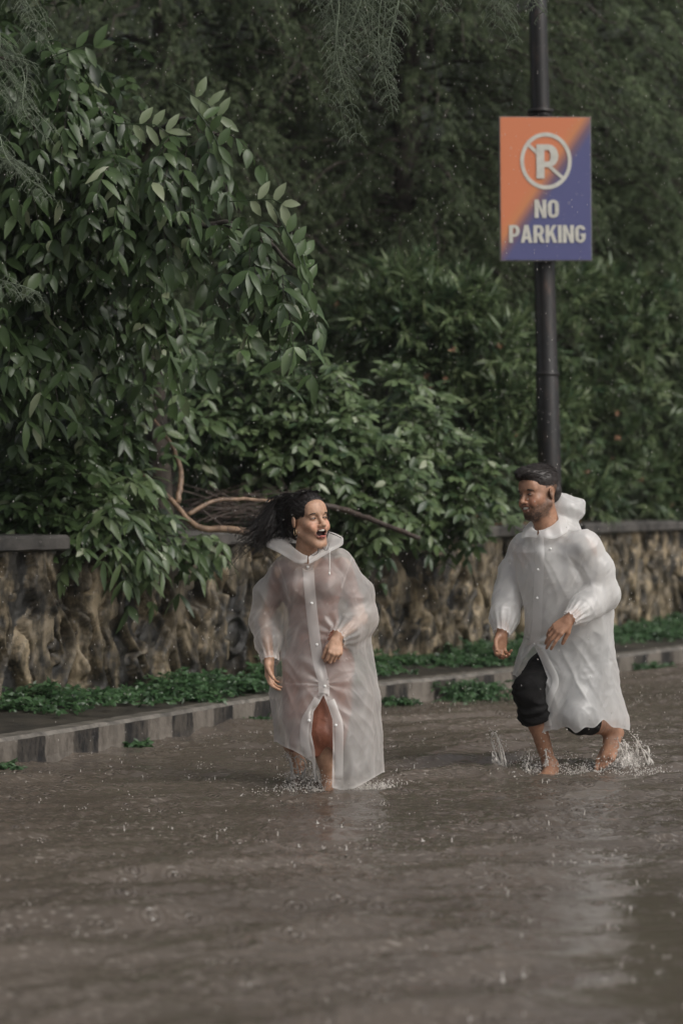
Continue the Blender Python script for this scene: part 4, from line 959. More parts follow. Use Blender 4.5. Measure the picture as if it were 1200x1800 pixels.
def hand(wr, d, nrm, s, curl, side, k=.006, thumb_open=.5):
    """wr wrist, d hand direction, nrm back-of-hand normal, side=+1 thumb on +lateral"""
    d = unit(np.array(d, float)); nrm = np.array(nrm, float); nrm = unit(nrm - (nrm @ d) * d); lat = np.cross(nrm, d) * side
    p = []; kn = []
    for i_, (o, L_, r_) in enumerate([(.030, .082, .0095), (.010, .088, .0098), (-.010, .083, .0094), (-.029, .074, .0086)]):
        a = wr + lat * o * .45 * s + d * .008 * s; b_ = wr + lat * o * s + d * L_ * s
        p.append(cap(a, b_, .0135 * s, .0105 * s, .012)); kn.append((b_, i_, r_))
    p.append(cap(wr - d * .03 * s, wr + d * .02 * s, .0225 * s, .022 * s, .015))
    p.append(ell(wr + d * .045 * s, np.array([.034, .046, .0145]) * s, np.stack([lat, d, nrm], 1), .012))
    lens = [(.043, .026, .021), (.047, .029, .022), (.044, .027, .021), (.034, .021, .019)]
    for (b_, i_, r_), ls in zip(kn, lens):
        ang = 0.0; q = b_; rr_ = r_ * s
        for j_, L_ in enumerate(ls):
            ang += curl[i_] * (1.0, 1.15, .8)[j_]
            dd = d * math.cos(ang) - nrm * math.sin(ang) + lat * (.10, .03, -.03, -.12)[i_] * (1 - min(ang, 1))
            q2 = q + unit(dd) * L_ * s; p.append(cap(q, q2, rr_, rr_ * .9, .003 if j_ else k)); q = q2; rr_ *= .9
    # thumb leaves the side of the palm near its base
    t0 = wr + lat * .018 * s + d * .018 * s
    dt = unit(d * .72 + lat * (.35 + .55 * thumb_open) - nrm * .35); t1 = t0 + dt * .044 * s
    dt2 = unit(dt + d * .35 - lat * .35 - nrm * .25); t2 = t1 + dt2 * .032 * s; t3 = t2 + unit(dt2 - nrm * .25 + d * .1) * .026 * s
    p += [cap(t0, t1, .0155 * s, .012 * s, .012), cap(t1, t2, .0112 * s, .0102 * s, .003), cap(t2, t3, .0102 * s, .0088 * s, .003)]
    return p
def foot(heel, toe, up, s=1.0, w_=.045):
    """heel and ball-of-toes points, up = instep normal"""
    heel, toe = np.array(heel, float), np.array(toe, float); d = unit(toe - heel); up = unit(up - (up @ d) * d); lat = np.cross(up, d)
    L_ = np.linalg.norm(toe - heel); p = [cap(heel, heel + up * .04, .030 * s, .030 * s, .02)]
    for o in (-.6, 0, .6): p.append(cap(heel + lat * o * .02, toe + lat * o * w_ * 1.1, .022 * s, .016 * s, .02))
    p.append(cap(heel + up * .045 + d * .02, toe - d * .02 + up * .006, .030 * s, .018 * s, .03))
    for i_, (o, tl, tr_) in enumerate([(-.9, .052, .0135), (-.40, .050, .0092), (-.02, .045, .0088), (.34, .038, .0084), (.68, .030, .008)]):
        a = toe + lat * o * w_ * .75 - d * .01; p.append(cap(a, a + d * tl * s - up * .010, tr_ * s, tr_ * s * .9, .005))
    return p
def finish_body(name, prims, lo, hi, h, parent, base_col, T, c, R, s, mc, mr, ringp, male):
    V, Q = sdf_mesh(prims, lo, hi, h)
    q = (V - c) @ R / s
    n1 = nz(V, 9.0); col = np.array(base_col)[None] * (1 + .10 * n1[:, None])
    near = (np.linalg.norm(q, axis=1) < .19)
    # lips
    dm = np.full(len(V), 9.); qq = q[near]
    dl = np.min([np.linalg.norm(qq - np.array(p_), axis=1) for p_ in ringp], 0); dm[near] = dl
    lip = np.clip((.0095 - dm) / .004, 0, 1)[:, None] * near[:, None]
    col = col * (1 - lip * .8) + np.array((.30, .085, .065) if not male else (.24, .095, .07)) * lip * .8
    cav = near & (np.linalg.norm((q - np.array(mc)) / (np.array(mr) * 1.03), axis=1) < 1.0) & (dm > .0065)
    col[cav] = (.05, .012, .01)
    flush = np.exp(-((np.abs(q[:, 0]) - .040) ** 2 + (q[:, 2] + .03) ** 2) / .022 ** 2) * near * (q[:, 1] < -.02)
    col = col * (1 + flush[:, None] * np.array([.14, -.04, -.06]))
    lid = np.exp(-((np.abs(q[:, 0]) - .031) ** 2 / .020 ** 2 + (q[:, 2] - .004) ** 2 / .013 ** 2)) * near * (q[:, 1] < -.04)
    col *= 1 - .22 * lid[:, None]
    if male:
        ax_ = np.abs(q[:, 0])
        sg_ = lambda a_, w_=.004: 1 / (1 + np.exp(-np.clip(a_ / w_, -30, 30)))
        bn = nz(V, 60.0) * .004; q1, q2 = q[:, 1], q[:, 2]
        side_ = .62 * sg_(-.034 - .30 * np.clip(-q1, 0, .09) - q2 + bn) * sg_(.006 - q1, .003) * sg_(q2 + .112) * (q1 < .02)
        burn = .55 * sg_(.016 - np.abs(q1 + .004), .003) * sg_(ax_ - .052) * sg_(.01 - q2) * sg_(q2 + .10)
        chin = .90 * sg_(-.079 - q2 + bn) * sg_(q2 + .128) * sg_(-.036 - q1)
        gote = .88 * sg_(1.18 - np.hypot(q[:, 0] / .040, (q2 + .068) / .030), .08) * sg_(np.hypot(q[:, 0] / .034, (q2 + .063) / .020) - 1, .10) * sg_(-.039 - q2) * sg_(-.055 - q1)
        a = near * np.maximum.reduce([side_, burn, chin, gote]); a = np.clip(a * (1 + .5 * nz(V, 120.0)), 0, .92) * (1 - lip[:, 0]) * (~cav)
        fade = near & (q[:, 2] > -.02) & (q[:, 1] > -.012) & (ax_ > .05) & (np.hypot(q[:, 1] - .012, q[:, 2] + .006) > .034)
        a = np.maximum(a, np.where(fade, .72, 0))
        col = col * (1 - a[:, None]) + np.array([.022, .015, .012]) * a[:, None]
    ob = mesh(name, V, Q, M['skin'], parent, col=np.clip(col, 0, 1))
    # eyes squeezed by laughter, brows, teeth
    hairm = M['hair'] if not male else M['hair_man']
    for sx_ in (-1, 1):
        e0 = T(sx_ * .031, -.0785, .0025)
        EV, EQ = ell_mesh(e0, np.array([.0115, .0085, .0030]) * s, R, 12, 8)
        eye = mesh('eye', EV, EQ, M['eye_white'], ob)
        EV, EQ = ell_mesh(T(sx_ * .031 + (.003 if not male else -.003), -.0835, .0022), np.array([.0050, .0046, .0031]) * s, R, 10, 6); mesh('iris', EV, EQ, M['iris'], eye)
        u = np.linspace(-1, 1, 9)
        for nm, zz_, zc, r_, yo in (('eyelashes', .0058, -.0042, .0019, -.088), ('eyebrow', .0255, -.006, .0028, -.0885)):
            pts = np.array([T(sx_ * .031 + a_ * (.015 if nm == 'eyelashes' else .020), yo + (.0085 if nm == 'eyelashes' else .010) * a_ * a_ + .006 * max(a_ * sx_, 0), zz_ + zc * a_ * a_) for a_ in u])
            rr_ = r_ * s * (1 - .55 * np.abs(u) ** 2) * (1.35 if male and nm == 'eyebrow' else 1)
            TV, TQ = tubes(pts[None], rr_[None], 6); mesh(nm, TV, TQ, hairm, ob)
    u = np.linspace(-1, 1, 9)
    tz = mc[2] + (.0150 if mr[2] > .015 else .0015); hw = .022; th = .0046 if mr[2] > .015 else .0058
    pts = np.array([T(a_ * hw, -.0985 + .012 * a_ * a_, tz + (.0035 * a_ * a_)) for a_ in u]); 
    up_ = R @ np.array([0, 0, 1.]); outw = R @ np.array([0, -1., 0])
    TVv = np.concatenate([pts + up_ * th * s, pts - up_ * th * s, pts - up_ * th * s - outw * .005, pts + up_ * th * s - outw * .005]); i_ = np.arange(8)
    mesh('teeth', TVv, np.concatenate([np.stack([a_ * 9 + i_, a_ * 9 + i_ + 1, ((a_ + 1) % 4) * 9 + i_ + 1, ((a_ + 1) % 4) * 9 + i_], 1) for a_ in range(4)]), M['teeth'], ob)
    if mr[2] > .015:
        EV, EQ = ell_mesh(T(0, -.088, mc[2] - .014), np.array([.017, .018, .006]) * s, R, 12, 8); mesh('tongue', EV, EQ, M['tongue'], ob)
    return ob
def ell_mesh(c, r_, R, nu=12, nv=8):
    u = np.linspace(0, 2 * np.pi, nu + 1)[:-1]; v = np.linspace(.02, np.pi - .02, nv)
    p = np.stack([np.outer(np.sin(v), np.cos(u)), np.outer(np.sin(v), np.sin(u)), np.outer(np.cos(v), np.ones(nu))], -1).reshape(-1, 3)
    i = np.arange(nv - 1)[:, None] * nu; j = np.arange(nu)[None]; j2 = (j + 1) % nu
    Q = np.stack(np.broadcast_arrays(i + j, i + j2, i + nu + j2, i + nu + j), -1).reshape(-1, 4)
    return (p * r_) @ R.T + c, Q
def inflate(prims, o): return [((lambda q, f=f: f(q) - o), k, op) for f, k, op in prims]
def plane_seam(pt, n_, rad_, wd=.0045, d_=.5):
    pt = np.array(pt); n_ = unit(np.array(n_, float)); return lambda V: d_ * np.exp(-(((V - pt) @ n_) / wd) ** 2) * (np.linalg.norm(V - pt, axis=1) < rad_)
def seg_d(V, pts): return np.min([cap(pts[i], pts[i + 1], 0)[0](V) for i in range(len(pts) - 1)], 0)
def loft(rows, folds, k=.03, D0=12.1, yaw=0.0, seed=0):
    """stacked ellipses: rows (py, xl, xr, depth radius, depth offset); folds(theta,z)->relative radius change"""
    rows = sorted(rows, key=lambda a: -a[0])
    z = []; cx = []; rx = []; ry = []; cy = []
    for py, xl, xr, ry_, dy in rows:
        D = D0 + dy; z.append(CH - (py - HZ) / F * D); cx.append(((xl + xr) / 2 - 600) / F * D); rx.append((xr - xl) / 2 / F * D); ry.append(ry_); cy.append(D)
    z = np.array(z)
    def f(p):
        zz_ = np.clip(p[:, 2], z[0], z[-1])
        g = lambda a: np.interp(zz_, z, a)
        x_, y_, a_, b_ = p[:, 0] - g(cx), p[:, 1] - g(cy), g(rx), g(ry)
        th = np.arctan2(y_ / b_, x_ / a_); fo = 1 + folds(th, zz_)
        e = np.hypot(x_ / a_, y_ / b_); d = (e / fo - 1) * np.minimum(a_, b_) * 1.0
        # blend metric: true-ish distance scaling
        gr = np.hypot(x_ / a_ ** 2, y_ / b_ ** 2) / np.maximum(e, 1e-3); d = (e - fo) / np.maximum(gr, 1e-3)
        return np.maximum(d, np.maximum(z[0] - p[:, 2], p[:, 2] - z[-1]))
    return (f, k, 1)
def ridged(V, s, off):
    a = 1 - 2.4 * np.abs(nz(V, s, off)); return np.sign(a) * np.abs(a) ** 1.3
def coat_mesh(name, prims, lo, hi, h, keep, parent, mat, seams, sleeves, pull, seed, amp=1.0):
    V, Q = sdf_mesh(prims, lo, hi, h)
    N_ = normals(V, Q)
    wv = V + .10 * np.stack([nz(V, 2.2, seed), nz(V, 2.2, seed + 9), nz(V, 2.2, seed + 17)], 1)
    disp = .012 * ridged(wv, (5, 5, 1.7), seed) + .0048 * ridged(wv @ Ry(.5).T, (13, 13, 3.5), seed + 3) + .0018 * ridged(wv @ Ry(-.6).T, (30, 30, 9), seed + 5) - .006
    for c_, ax_, nf, am, fall in pull:             # folds radiating from a point
        q = V - np.array(c_); rr_ = np.linalg.norm(q, axis=1); th = np.arctan2(q[:, 2], q[:, 0])
        disp += am * np.sin(th * nf + 1.5 * np.sin(th * 2.3)) * np.exp(-(rr_ / fall) ** 2) * np.clip(rr_ / .02, 0, 1)
    for a, b_, nf, am in sleeves:                   # gathers at elastic cuffs
        a = np.array(a); b_ = np.array(b_); ax_ = unit(b_ - a); q = V - b_; al = q @ ax_; A = unit(np.cross(ax_, [.2, .3, 1.])); B_ = np.cross(ax_, A)
        th = np.arctan2(q @ B_, q @ A); rr_ = np.linalg.norm(q - al[:, None] * ax_, axis=1)
        disp += am * np.sin(th * nf + al * 20) * np.exp(-((al + .03) / .06) ** 2) * (rr_ < .12)
    V = V + N_ * (disp * amp)[:, None]
    g = keep(V)
    dens = np.clip(.35 * ridged(wv, (9, 9, 5), seed + 40) - .10, 0, .4)
    for sfun in seams: dens = np.maximum(dens, sfun(V))
    dens = np.maximum(dens, .65 * np.exp(-(np.clip(g, 0, 1) / .011) ** 2))
    # carry dens through the clipping as a 4th coordinate
    V4, T_ = clip_mesh(np.concatenate([V, dens[:, None]], 1), Q, g)
    ob = mesh(name, V4[:, :3], T_, mat, parent, attr={'dens': V4[:, 3]})
    return ob, V4[:, :3], T_
def strip_on(bvh, pts, dirv, wd, name, mat, parent, off=.004, dens=.5):
    """a flap laid on a surface along pts, found by casting along dirv"""
    L_ = []; Rr = []
    pts = np.array(pts); tg = unit(np.gradient(pts, axis=0)); sd = unit(np.cross(tg, dirv))
    for p_, s_ in zip(pts, sd):
        row = []
        for u in (-1, -.5, 0, .5, 1):
            o = p_ + s_ * wd * u * .5; hit = bvh.ray_cast(Vector((o - dirv * .6).tolist()), Vector(dirv.tolist()), 1.4)
            row.append(None if hit[0] is None else np.array(hit[0]) - dirv * (off * (1 if abs(u) < 1 else .3)))
        if any(x is None for x in row): continue
        L_.append(row)
    A = np.array(L_); n_ = len(A); V = A.reshape(-1, 3)
    # light smoothing along the strip
    for _ in range(2): A[1:-1] = .25 * A[:-2] + .5 * A[1:-1] + .25 * A[2:]
    A = A - dirv * .002; V = A.reshape(-1, 3)
    i = (np.arange(n_ - 1)[:, None] * 5 + np.arange(4)[None]).ravel(); Q = np.stack([i, i + 1, i + 6, i + 5], 1)
    return mesh(name, V, Q, mat, parent, attr={'dens': np.full(len(V), dens)}), A
def wisps(r, starts, ctrl, K_=18, jit=.02, wave=.008, nw=3):
    """strands from starts through control offsets; ctrl (n,m,3) absolute control points"""
    out = []
    for s_, c_ in zip(starts, ctrl):
        p_ = spline(np.concatenate([[s_], c_]), K_); t_ = np.linspace(0, 1, K_)
        p_ = p_ + (wave * t_[:, None]) * np.stack([np.sin(t_ * nw * 6 + r.uniform(0, 6)), np.sin(t_ * nw * 5 + r.uniform(0, 6)), np.sin(t_ * nw * 6 + r.uniform(0, 6))], 1)
        out.append(p_)
    return np.array(out)

# ============ the woman
W = lambda px, py, dd=0.: P(px, py, 12.1 + dd)
wm = empty('person', W(575, 1385)); wm.location.z = 0
tag(wm, 'laughing barefoot woman with long wet black hair running in a sheer white raincoat', 'person', 'two people running through the flooded street')
hc = W(543, 913, -.06); HRw = Rz(rad(36)) @ Rx(rad(-3)) @ Ry(rad(-4)); hs_w = 1.10
nb = W(534, 990, .03)
hp, Tw, mcw, mrw, ringw = head_prims(hc, HRw, hs_w, nb, True, .047, False)
shR, shL = W(497, 1004, .05), W(600, 998, .05)
elR, wrR = W(466, 1090, .12), W(473, 1160, -.02)
elL, wrL = W(634, 1088, .10), W(592, 1122, -.13)
hipR, hipL = W(532, 1168, .07), W(588, 1168, .03)
knR, anR = W(522, 1262, -.04), W(520, 1302, .30)
knL, anL = W(568, 1290, -.10), W(577, 1374, .0)
ww = [ell(W(547, 1035, .06), (.145, .095, .15), k=.04), ell(W(552, 1090, .06), (.115, .085, .12), k=.05), ell(W(559, 1155, .06), (.155, .105, .12), k=.05),
      cap(shR, shL, .045, .045, .05), cap(nb, W(545, 1020, .06), .055, .08, .05), ell(W(525, 1030, -.03), (.05, .045, .05), k=.04), ell(W(572, 1030, -.03), (.05, .045, .05), k=.04)]
ww += chain([shR, elR], [.045, .034], .03) + chain([elR, wrR], [.034, .022], .015) + chain([shL, elL], [.045, .034], .03) + chain([elL, wrL], [.034, .022], .015)
ww += chain([hipR, knR], [.082, .052], .04) + chain([knR, anR], [.052, .033], .02) + chain([hipL, knL], [.085, .054], .04) + chain([knL, anL], [.052, .032], .02)
cR_ = knR * .65 + anR * .35; cL_ = knL * .65 + anL * .35
ww += [ell(cR_ + [0, .012, .0], (.046, .05, .085), k=.03), ell(cL_ + [0, .02, 0], (.047, .05, .09), k=.03)]
ww += foot(anR + [-.030, .03, -.03], anR + [.018, -.02, -.125], np.array([.1, -1., .1]), .92, .040)
ww += foot(anL + [0, .035, -.045], anL + [.01, -.125, -.055], np.array([0, .1, 1.]), .92, .040)
handR = hand(wrR, [.02, -.15, -1], [-.75, .35, 0], .98, (.38, .42, .45, .5), 1, thumb_open=.3)
handL = hand(wrL, [-.12, -.45, -1], [.35, -1, .25], .98, (.75, .85, .95, 1.0), -1, thumb_open=.2)
prims = ww + hp + handR + handL
wbody = finish_body('body', prims, W(425, 850, -.5) * [1, 0, 0] + [0, 11.60, -.10], W(690, 850, .5) * [1, 0, 0] + [0, 12.75, 1.56], .0036, wm, (.50, .30, .20), Tw, hc, HRw, hs_w, mcw, mrw, ringw, False)
# dress under the coat: fitted top, wet skirt clinging to the knees
dz = lambda py, D=12.15: CH - (py - HZ) / F * D
folds = lambda th, z: .03 * np.sin(th * 7 + z * 6) + .02 * np.sin(th * 13 - z * 9)
dress = [ell(W(547, 1035, .06), (.152, .10, .15), k=.04), ell(W(552, 1090, .06), (.125, .095, .12), k=.05), cap(shR, shL, .044, .044, .05), ell(W(525, 1030, -.03), (.055, .05, .055), k=.04), ell(W(572, 1030, -.03), (.055, .05, .055), k=.04),
         loft([(1120, 515, 590, .11, .06), (1165, 506, 610, .13, .06), (1230, 503, 614, .15, .03), (1290, 506, 606, .15, 0), (1325, 512, 600, .15, .0)], folds, .05)]
dress += chain([hipL, knL, knL * .82 + anL * .18], [.09, .062, .056], .05) + chain([hipR, knR, knR * .85 + anR * .15], [.088, .06, .055], .05)
dress += chain([shR, shR * .4 + elR * .6], [.044, .04], .03) + chain([shL, shL * .4 + elL * .6], [.044, .04], .03)
DV, DQ = sdf_mesh(dress, [W(470, 1, 0)[0], 11.7, .1], [W(650, 1, 0)[0], 12.6, 1.2], .007)
DN = normals(DV, DQ); DV = DV + DN * (.008 * ridged(DV, (9, 9, 5), 3) + .003 * ridged(DV, (22, 22, 14), 5))[:, None]
ppx, ppy = px_of(DV); gd = np.minimum((1322 + 10 * np.sin(ppx * .15) - ppy - 10 * (ppx < 548)) / 350, .06 + 0 * ppx)
gn = np.linalg.norm(DV - (nb + [0, 0, .03]), axis=1) - .088; gd = np.minimum(gd, gn)
DV, DT = clip_mesh(DV, DQ, gd); mesh('dress', DV, DT, M['rust_dress'], wm)
# raincoat
fw = lambda th, z: np.clip((1.0 - z) / 1.0, 0, 1) * (.045 * np.sin(th * 6 + 2 * np.sin(z * 3)) + .03 * np.sin(th * 11 + z * 4 + 1)) + .012 * np.sin(th * 5 + z * 10)
body_l = loft([(978, 500, 588, .09, .06), (1000, 488, 612, .115, .06), (1040, 494, 632, .14, .06), (1100, 500, 645, .155, .06), (1160, 485, 656, .175, .06), (1215, 479, 664, .21, .05),
               (1300, 484, 667, .26, .03), (1400, 500, 670, .29, .02)], fw, .03)
slR = chain([W(503, 998, .05), W(472, 1045, .10), W(466, 1092, .10), W(471, 1128, .03), wrR + unit(elR - wrR) * .03, wrR + unit(wrR - elR) * .05], [.058, .074, .078, .066, .034, .040], .03)
slL = chain([W(596, 994, .05), W(626, 1040, .08), W(632, 1088, .06), W(612, 1112, -.06), wrL + unit(elL - wrL) * .03, wrL + unit(wrL - elL) * .05], [.060, .080, .086, .068, .036, .042], .03)
coatp = [body_l] + inflate([x for i_, x in enumerate(dress) if i_ < 5 or i_ > 7], .018) + [cap(W(505, 994, .05), W(592, 988, .05), .055, .055, .04)] + slR + slL
fsR, fsL = (lambda V: combine(slR, V)), (lambda V: combine(slL, V)); fbd = body_l[0]
def seamf(fs): return lambda V: .5 * np.exp(-((fs(V) - fbd(V) + .004) / .006) ** 2) * (V[:, 2] > .75) * (np.abs(fs(V)) < .05)
hem_x = np.array([440, 486, 500, 515, 528, 548, 553, 585, 600, 622, 645, 672, 720]); hem_y = np.array([1300, 1304, 1313, 1319, 1326, 1338, 1372, 1385, 1389, 1386, 1374, 1358, 1350])
slit = [(568.5, 1221), (561, 1236), (551, 1251), (547, 1290), (553, 1318), (556, 1400), (583, 1400), (585, 1312), (584, 1264), (577, 1243)]
def keep_w(V):
    px, py = px_of(V); g = (np.interp(px, hem_x, hem_y) - py) / 350
    fr = V[:, 1] < 12.16 - .03
    g = np.minimum(g, np.where(fr, sd_poly(px, py, slit) / 350, 1))
    g = np.minimum(g, combine([cap(nb + [0, .01, -.02], hc, .072, .072)], V) + 0 * py)
    vn = sd_poly(px, py, [(516, 930), (541, 989), (572, 930)]) / 350; g = np.minimum(g, np.where(V[:, 1] < 12.13, vn, 1))
    for wr_, el_ in ((wrR, elR), (wrL, elL)):
        d = unit(wr_ - el_); al = (V - wr_) @ d; near_ = (np.linalg.norm(V - wr_, axis=1) < .11) & (np.linalg.norm(V - wr_ - al[:, None] * d, axis=1) < .062)
        g = np.minimum(g, np.where(near_, .012 - al, 1))
    return g
knot = W(571, 1203, -.14)
coat, CV, CT = coat_mesh('raincoat', coatp, [W(425, 1, 0)[0], 11.62, -.06], [W(690, 1, 0)[0], 12.62, 1.24], .0062, keep_w, wm, M['coat_w'], [plane_seam(W(500, 1020, .05), [1, 0, .35], .13), plane_seam(W(606, 1015, .05), [-1, 0, .35], .13)],
    [(elR, wrR, 13, .005), (elL, wrL, 13, .005)], [(knot, 0, 7, .006, .15)], 2.0)
bvh = BVHTree.FromPolygons([Vector(v) for v in CV.tolist()], CT.tolist())
fwd = np.array([0, 1., 0])
pl = spline([W(541, 984), W(545, 1040), W(550, 1090), W(558, 1150), W(569, 1198), W(569, 1219)], 60)
pk_o, A = strip_on(bvh, pl, fwd, .055, 'placket', M['coat_w'], coat, .004, .55)
pl = spline([W(567, 1224), W(555, 1244), W(545, 1262), W(543, 1290), W(549, 1322)], 26); strip_on(bvh, pl - np.array([.02, 0, 0]), fwd, .045, 'hem_facing', M['coat_w'], coat, .004, .5)
pl = spline([W(574, 1226), W(582, 1246), W(589, 1270), W(589, 1320), W(588, 1380)], 36); strip_on(bvh, pl + np.array([.02, 0, 0]), fwd, .04, 'hem_facing', M['coat_w'], coat, .004, .5)
def button(px, py):
    o = W(px, py); hit = bvh.ray_cast(Vector((o - fwd * .8).tolist()), Vector(fwd.tolist()), 2)
    if hit[0] is None: return
    BV, BQ = ell_mesh(np.array(hit[0]) - fwd * .009, np.array([.0075, .0035, .0075]), np.eye(3), 12, 7); mesh('button', BV, BQ, M['button'], coat)
for b_ in ((541, 996), (548, 1059), (557, 1131), (571, 1202), (544, 1260), (590, 1268)): button(*b_)
# turned down hood round the neck
def collar(name, pts_in, pts_out, parent, mat, lift, seed, dens=.35):
    n_ = 72; a = spline(pts_in, n_); b_ = spline(pts_out, n_); rows = []
    for u in np.linspace(0, 1, 9):
        p_ = a * (1 - u) + b_ * u; p_[:, 2] += lift * math.sin(u * math.pi * .8) * (1 - .3 * u)
        p_ = p_ + .006 * u * np.stack([np.zeros(n_), np.sin(np.arange(n_) * .55 + seed), np.sin(np.arange(n_) * .38 + seed)], 1); rows.append(p_)
    rows.append(rows[-1] * .97 + rows[-2] * .03 - np.array([0, 0, .012])); rows = np.array(rows); m_ = len(rows)
    i = (np.arange(m_ - 1)[:, None] * n_ + np.arange(n_ - 1)[None]).ravel(); V = rows.reshape(-1, 3)
    V = V + .004 * ridged(V, 14, seed)[:, None] * np.array([0, -1, .4])
    dn = np.full((m_, n_), dens); dn[-2:] = .8; dn[:, 0] = .8; dn[:, -1] = .8
    return mesh(name, V, np.stack([i, i + 1, i + n_ + 1, i + n_], 1), mat, parent, attr={'dens': dn.ravel()})
ci = [W(541, 984, -.125), W(521, 967, -.09), W(508, 953, -.02), W(512, 945, .08), W(537, 940, .13), W(562, 942, .09), W(573, 950, .0), W(566, 964, -.07), W(542, 984, -.125)]
co = [W(540, 990, -.14), W(512, 986, -.12), W(471, 963, -.02), W(478, 955, .12), W(537, 957, .24), W(592, 950, .14), W(603, 955, .02), W(583, 972, -.09), W(543, 990, -.14)]
collar('hood', ci, co, coat, M['coat_w'], .035, 3)
cp = np.array([[W(579, 968, -.125), W(579.5, 985, -.118), W(579, 1008, -.12)]]); cp = spline(cp[0], 8)[None]
TV, TQ = tubes(cp, .0022, 5); mesh('drawstring', TV, TQ, M['cord'], coat)
TV, TQ = tubes(np.array([[W(579, 1006, -.122), W(579, 1011, -.122)]]), .005, 6); mesh('cord_end', TV, TQ, M['button'], coat)
# hair: wet cap plus long locks blown to the left
caph = [ell(Tw(0, .024, .044), np.array([.084, .104, .091]) * hs_w, HRw, .02), ell(Tw(0, .075, -.02), np.array([.075, .055, .075]) * hs_w, HRw, .03),
        ell(Tw(0, -.105, -.030), np.array([.069, .066, .085]) * hs_w, HRw, .008, -1), ell(Tw(-.09, -.015, -.022), np.array([.05, .034, .040]) * hs_w, HRw, .01, -1), ell(Tw(.09, -.015, -.022), np.array([.05, .034, .040]) * hs_w, HRw, .01, -1)]
HV, HQ = sdf_mesh(caph, hc - .2, hc + .22, .005); HN = normals(HV, HQ); ql = (HV - hc) @ HRw
HV = HV + HN * (.0014 * np.sin(np.arctan2(ql[:, 0], ql[:, 2] + .02) * 44 + 9 * nz(HV, 8)) + .0012 * nz(HV, 60))[:, None]
r = np.random.default_rng(3); st = []; ct = []
for k_ in range(1000):
    u_ = r.random()
    th = r.uniform(-1.2, 1.25); el_ = r.uniform(-.5, 1.3)
    s0 = Tw(*(np.array([0, .034, .040]) + np.array([.082 * math.sin(th), .02 + .078 * math.cos(th) * math.cos(el_ * .6), .086 * math.sin(el_)])))
    f0 = Tw(*(np.array([.055 * math.sin(th), -.03 + .03 * r.random(), .118 + .01 * r.random()]))) if u_ < .35 else s0
    cg = k_ % 46; rc = np.random.default_rng(900 + cg); an = rc.uniform(.05, 1.25) + r.normal(0, .05); ln = (rc.uniform(62, 118) - 28 * an) * r.uniform(.8, 1.05)
    endx = 516 - ln * math.cos(an) + r.normal(0, 2); endy = 908 + ln * math.sin(an) * .95 + 8 * math.cos(an) + r.normal(0, 2.5)
    dd = rc.uniform(-.02, .16) + r.normal(0, .012); e_ = W(endx, endy, dd); mid1 = s0 * .72 + e_ * .28 + np.array([-.012, .02, .018 + .02 * rc.random()]); mid2 = s0 * .30 + e_ * .70 + np.array([rc.normal(0, .010), rc.normal(0, .015), rc.normal(.012, .012)])
    st.append(f0); ct.append([s0 + (s0 - Tw(0, .03, .03)) * .04, mid1, mid2, e_ + r.normal(0, .012, 3)] if u_ < .35 else [s0 * .9 + mid1 * .1, mid1, mid2, e_ + r.normal(0, .012, 3)])
hp_ = wisps(r, st, np.array(ct), 20, wave=.006, nw=2); t_ = np.linspace(0, 1, 20)
hr = (r.uniform(.0012, .0034, (1000, 1))) * np.clip(1.15 - t_ ** 1.5, .12, 1)
p1 = tubes(hp_, hr, 5, cap=False)
# fine flyaway ends, and wet strands curling in front of the collar
st = []; ct = []
for k_ in range(60):
    u_ = r.random(); a = W(505 - 75 * u_, 915 + 45 * u_ + r.normal(0, 10), r.uniform(0, .1)); d = r.normal(0, .05, 3); d[0] = -abs(d[0]) * 1.3; st.append(a); ct.append([a + d, a + d + r.normal(0, .03, 3) + [-.01, 0, -.02], a + d * 1.2 + r.normal(0, .035, 3) + [0, 0, -.05]])
p2 = tubes(wisps(r, st, np.array(ct), 16, wave=.004), .0011, 4, cap=False)
lk = [[(577, 925, -.05), (576, 940, -.06), (570, 955, -.10), (567, 962, -.13), (574, 968, -.14), (579, 955, -.13)],
      [(575, 935, -.05), (588, 940, -.08), (600, 946, -.03)], [(576, 905, -.03), (579, 925, -.04), (574, 942, -.06), (568, 950, -.12)], [(560, 958, -.13), (558, 972, -.15), (550, 976, -.15), (545, 973, -.15)],
      [(574, 890, -.06), (578, 905, -.05), (579, 930, -.04)], [(574, 888, -.07), (577, 900, -.06), (576, 920, -.05), (574, 938, -.05)]]
p3 = [tubes(spline([W(*q) for q in l_], 20)[None], np.linspace(.0026, .0012, 20)[None], 5, cap=False) for l_ in lk]
# strands combed back over the crown
cb = BVHTree.FromPolygons([Vector(v) for v in HV.tolist()], HQ.tolist()); st = []
front = np.nonzero((ql[:, 1] < .0) & (ql[:, 2] > -.02) | ((ql[:, 1] < .05) & (ql[:, 2] > .05)))[0]
for k_ in r.choice(front, 750):
    a = HV[k_]; e_ = Tw(r.normal(-.01, .03), .135, r.uniform(-.07, .03)); pts = []
    for v_ in np.linspace(0, 1, 8):
        q = a * (1 - v_) + e_ * v_; o = unit(q - Tw(0, .03, .03)) * .05 * math.sin(v_ * math.pi); nr_ = cb.find_nearest(Vector((q + o).tolist()))
        pts.append(np.array(nr_[0]) + np.array(nr_[1]) * (.0012 + .001 * math.sin(k_)) + r.normal(0, .0008, 3))
    st.append(spline(pts, 20))
p4 = tubes(np.array(st), r.uniform(.0008, .0018, (750, 1)) * np.linspace(.6, 1, 20)[None], 4, cap=False)
HV2, HQ2 = cat_parts([(HV, HQ), p1, p2, p4] + p3); mesh('hair', HV2, HQ2, M['hair'], wm)
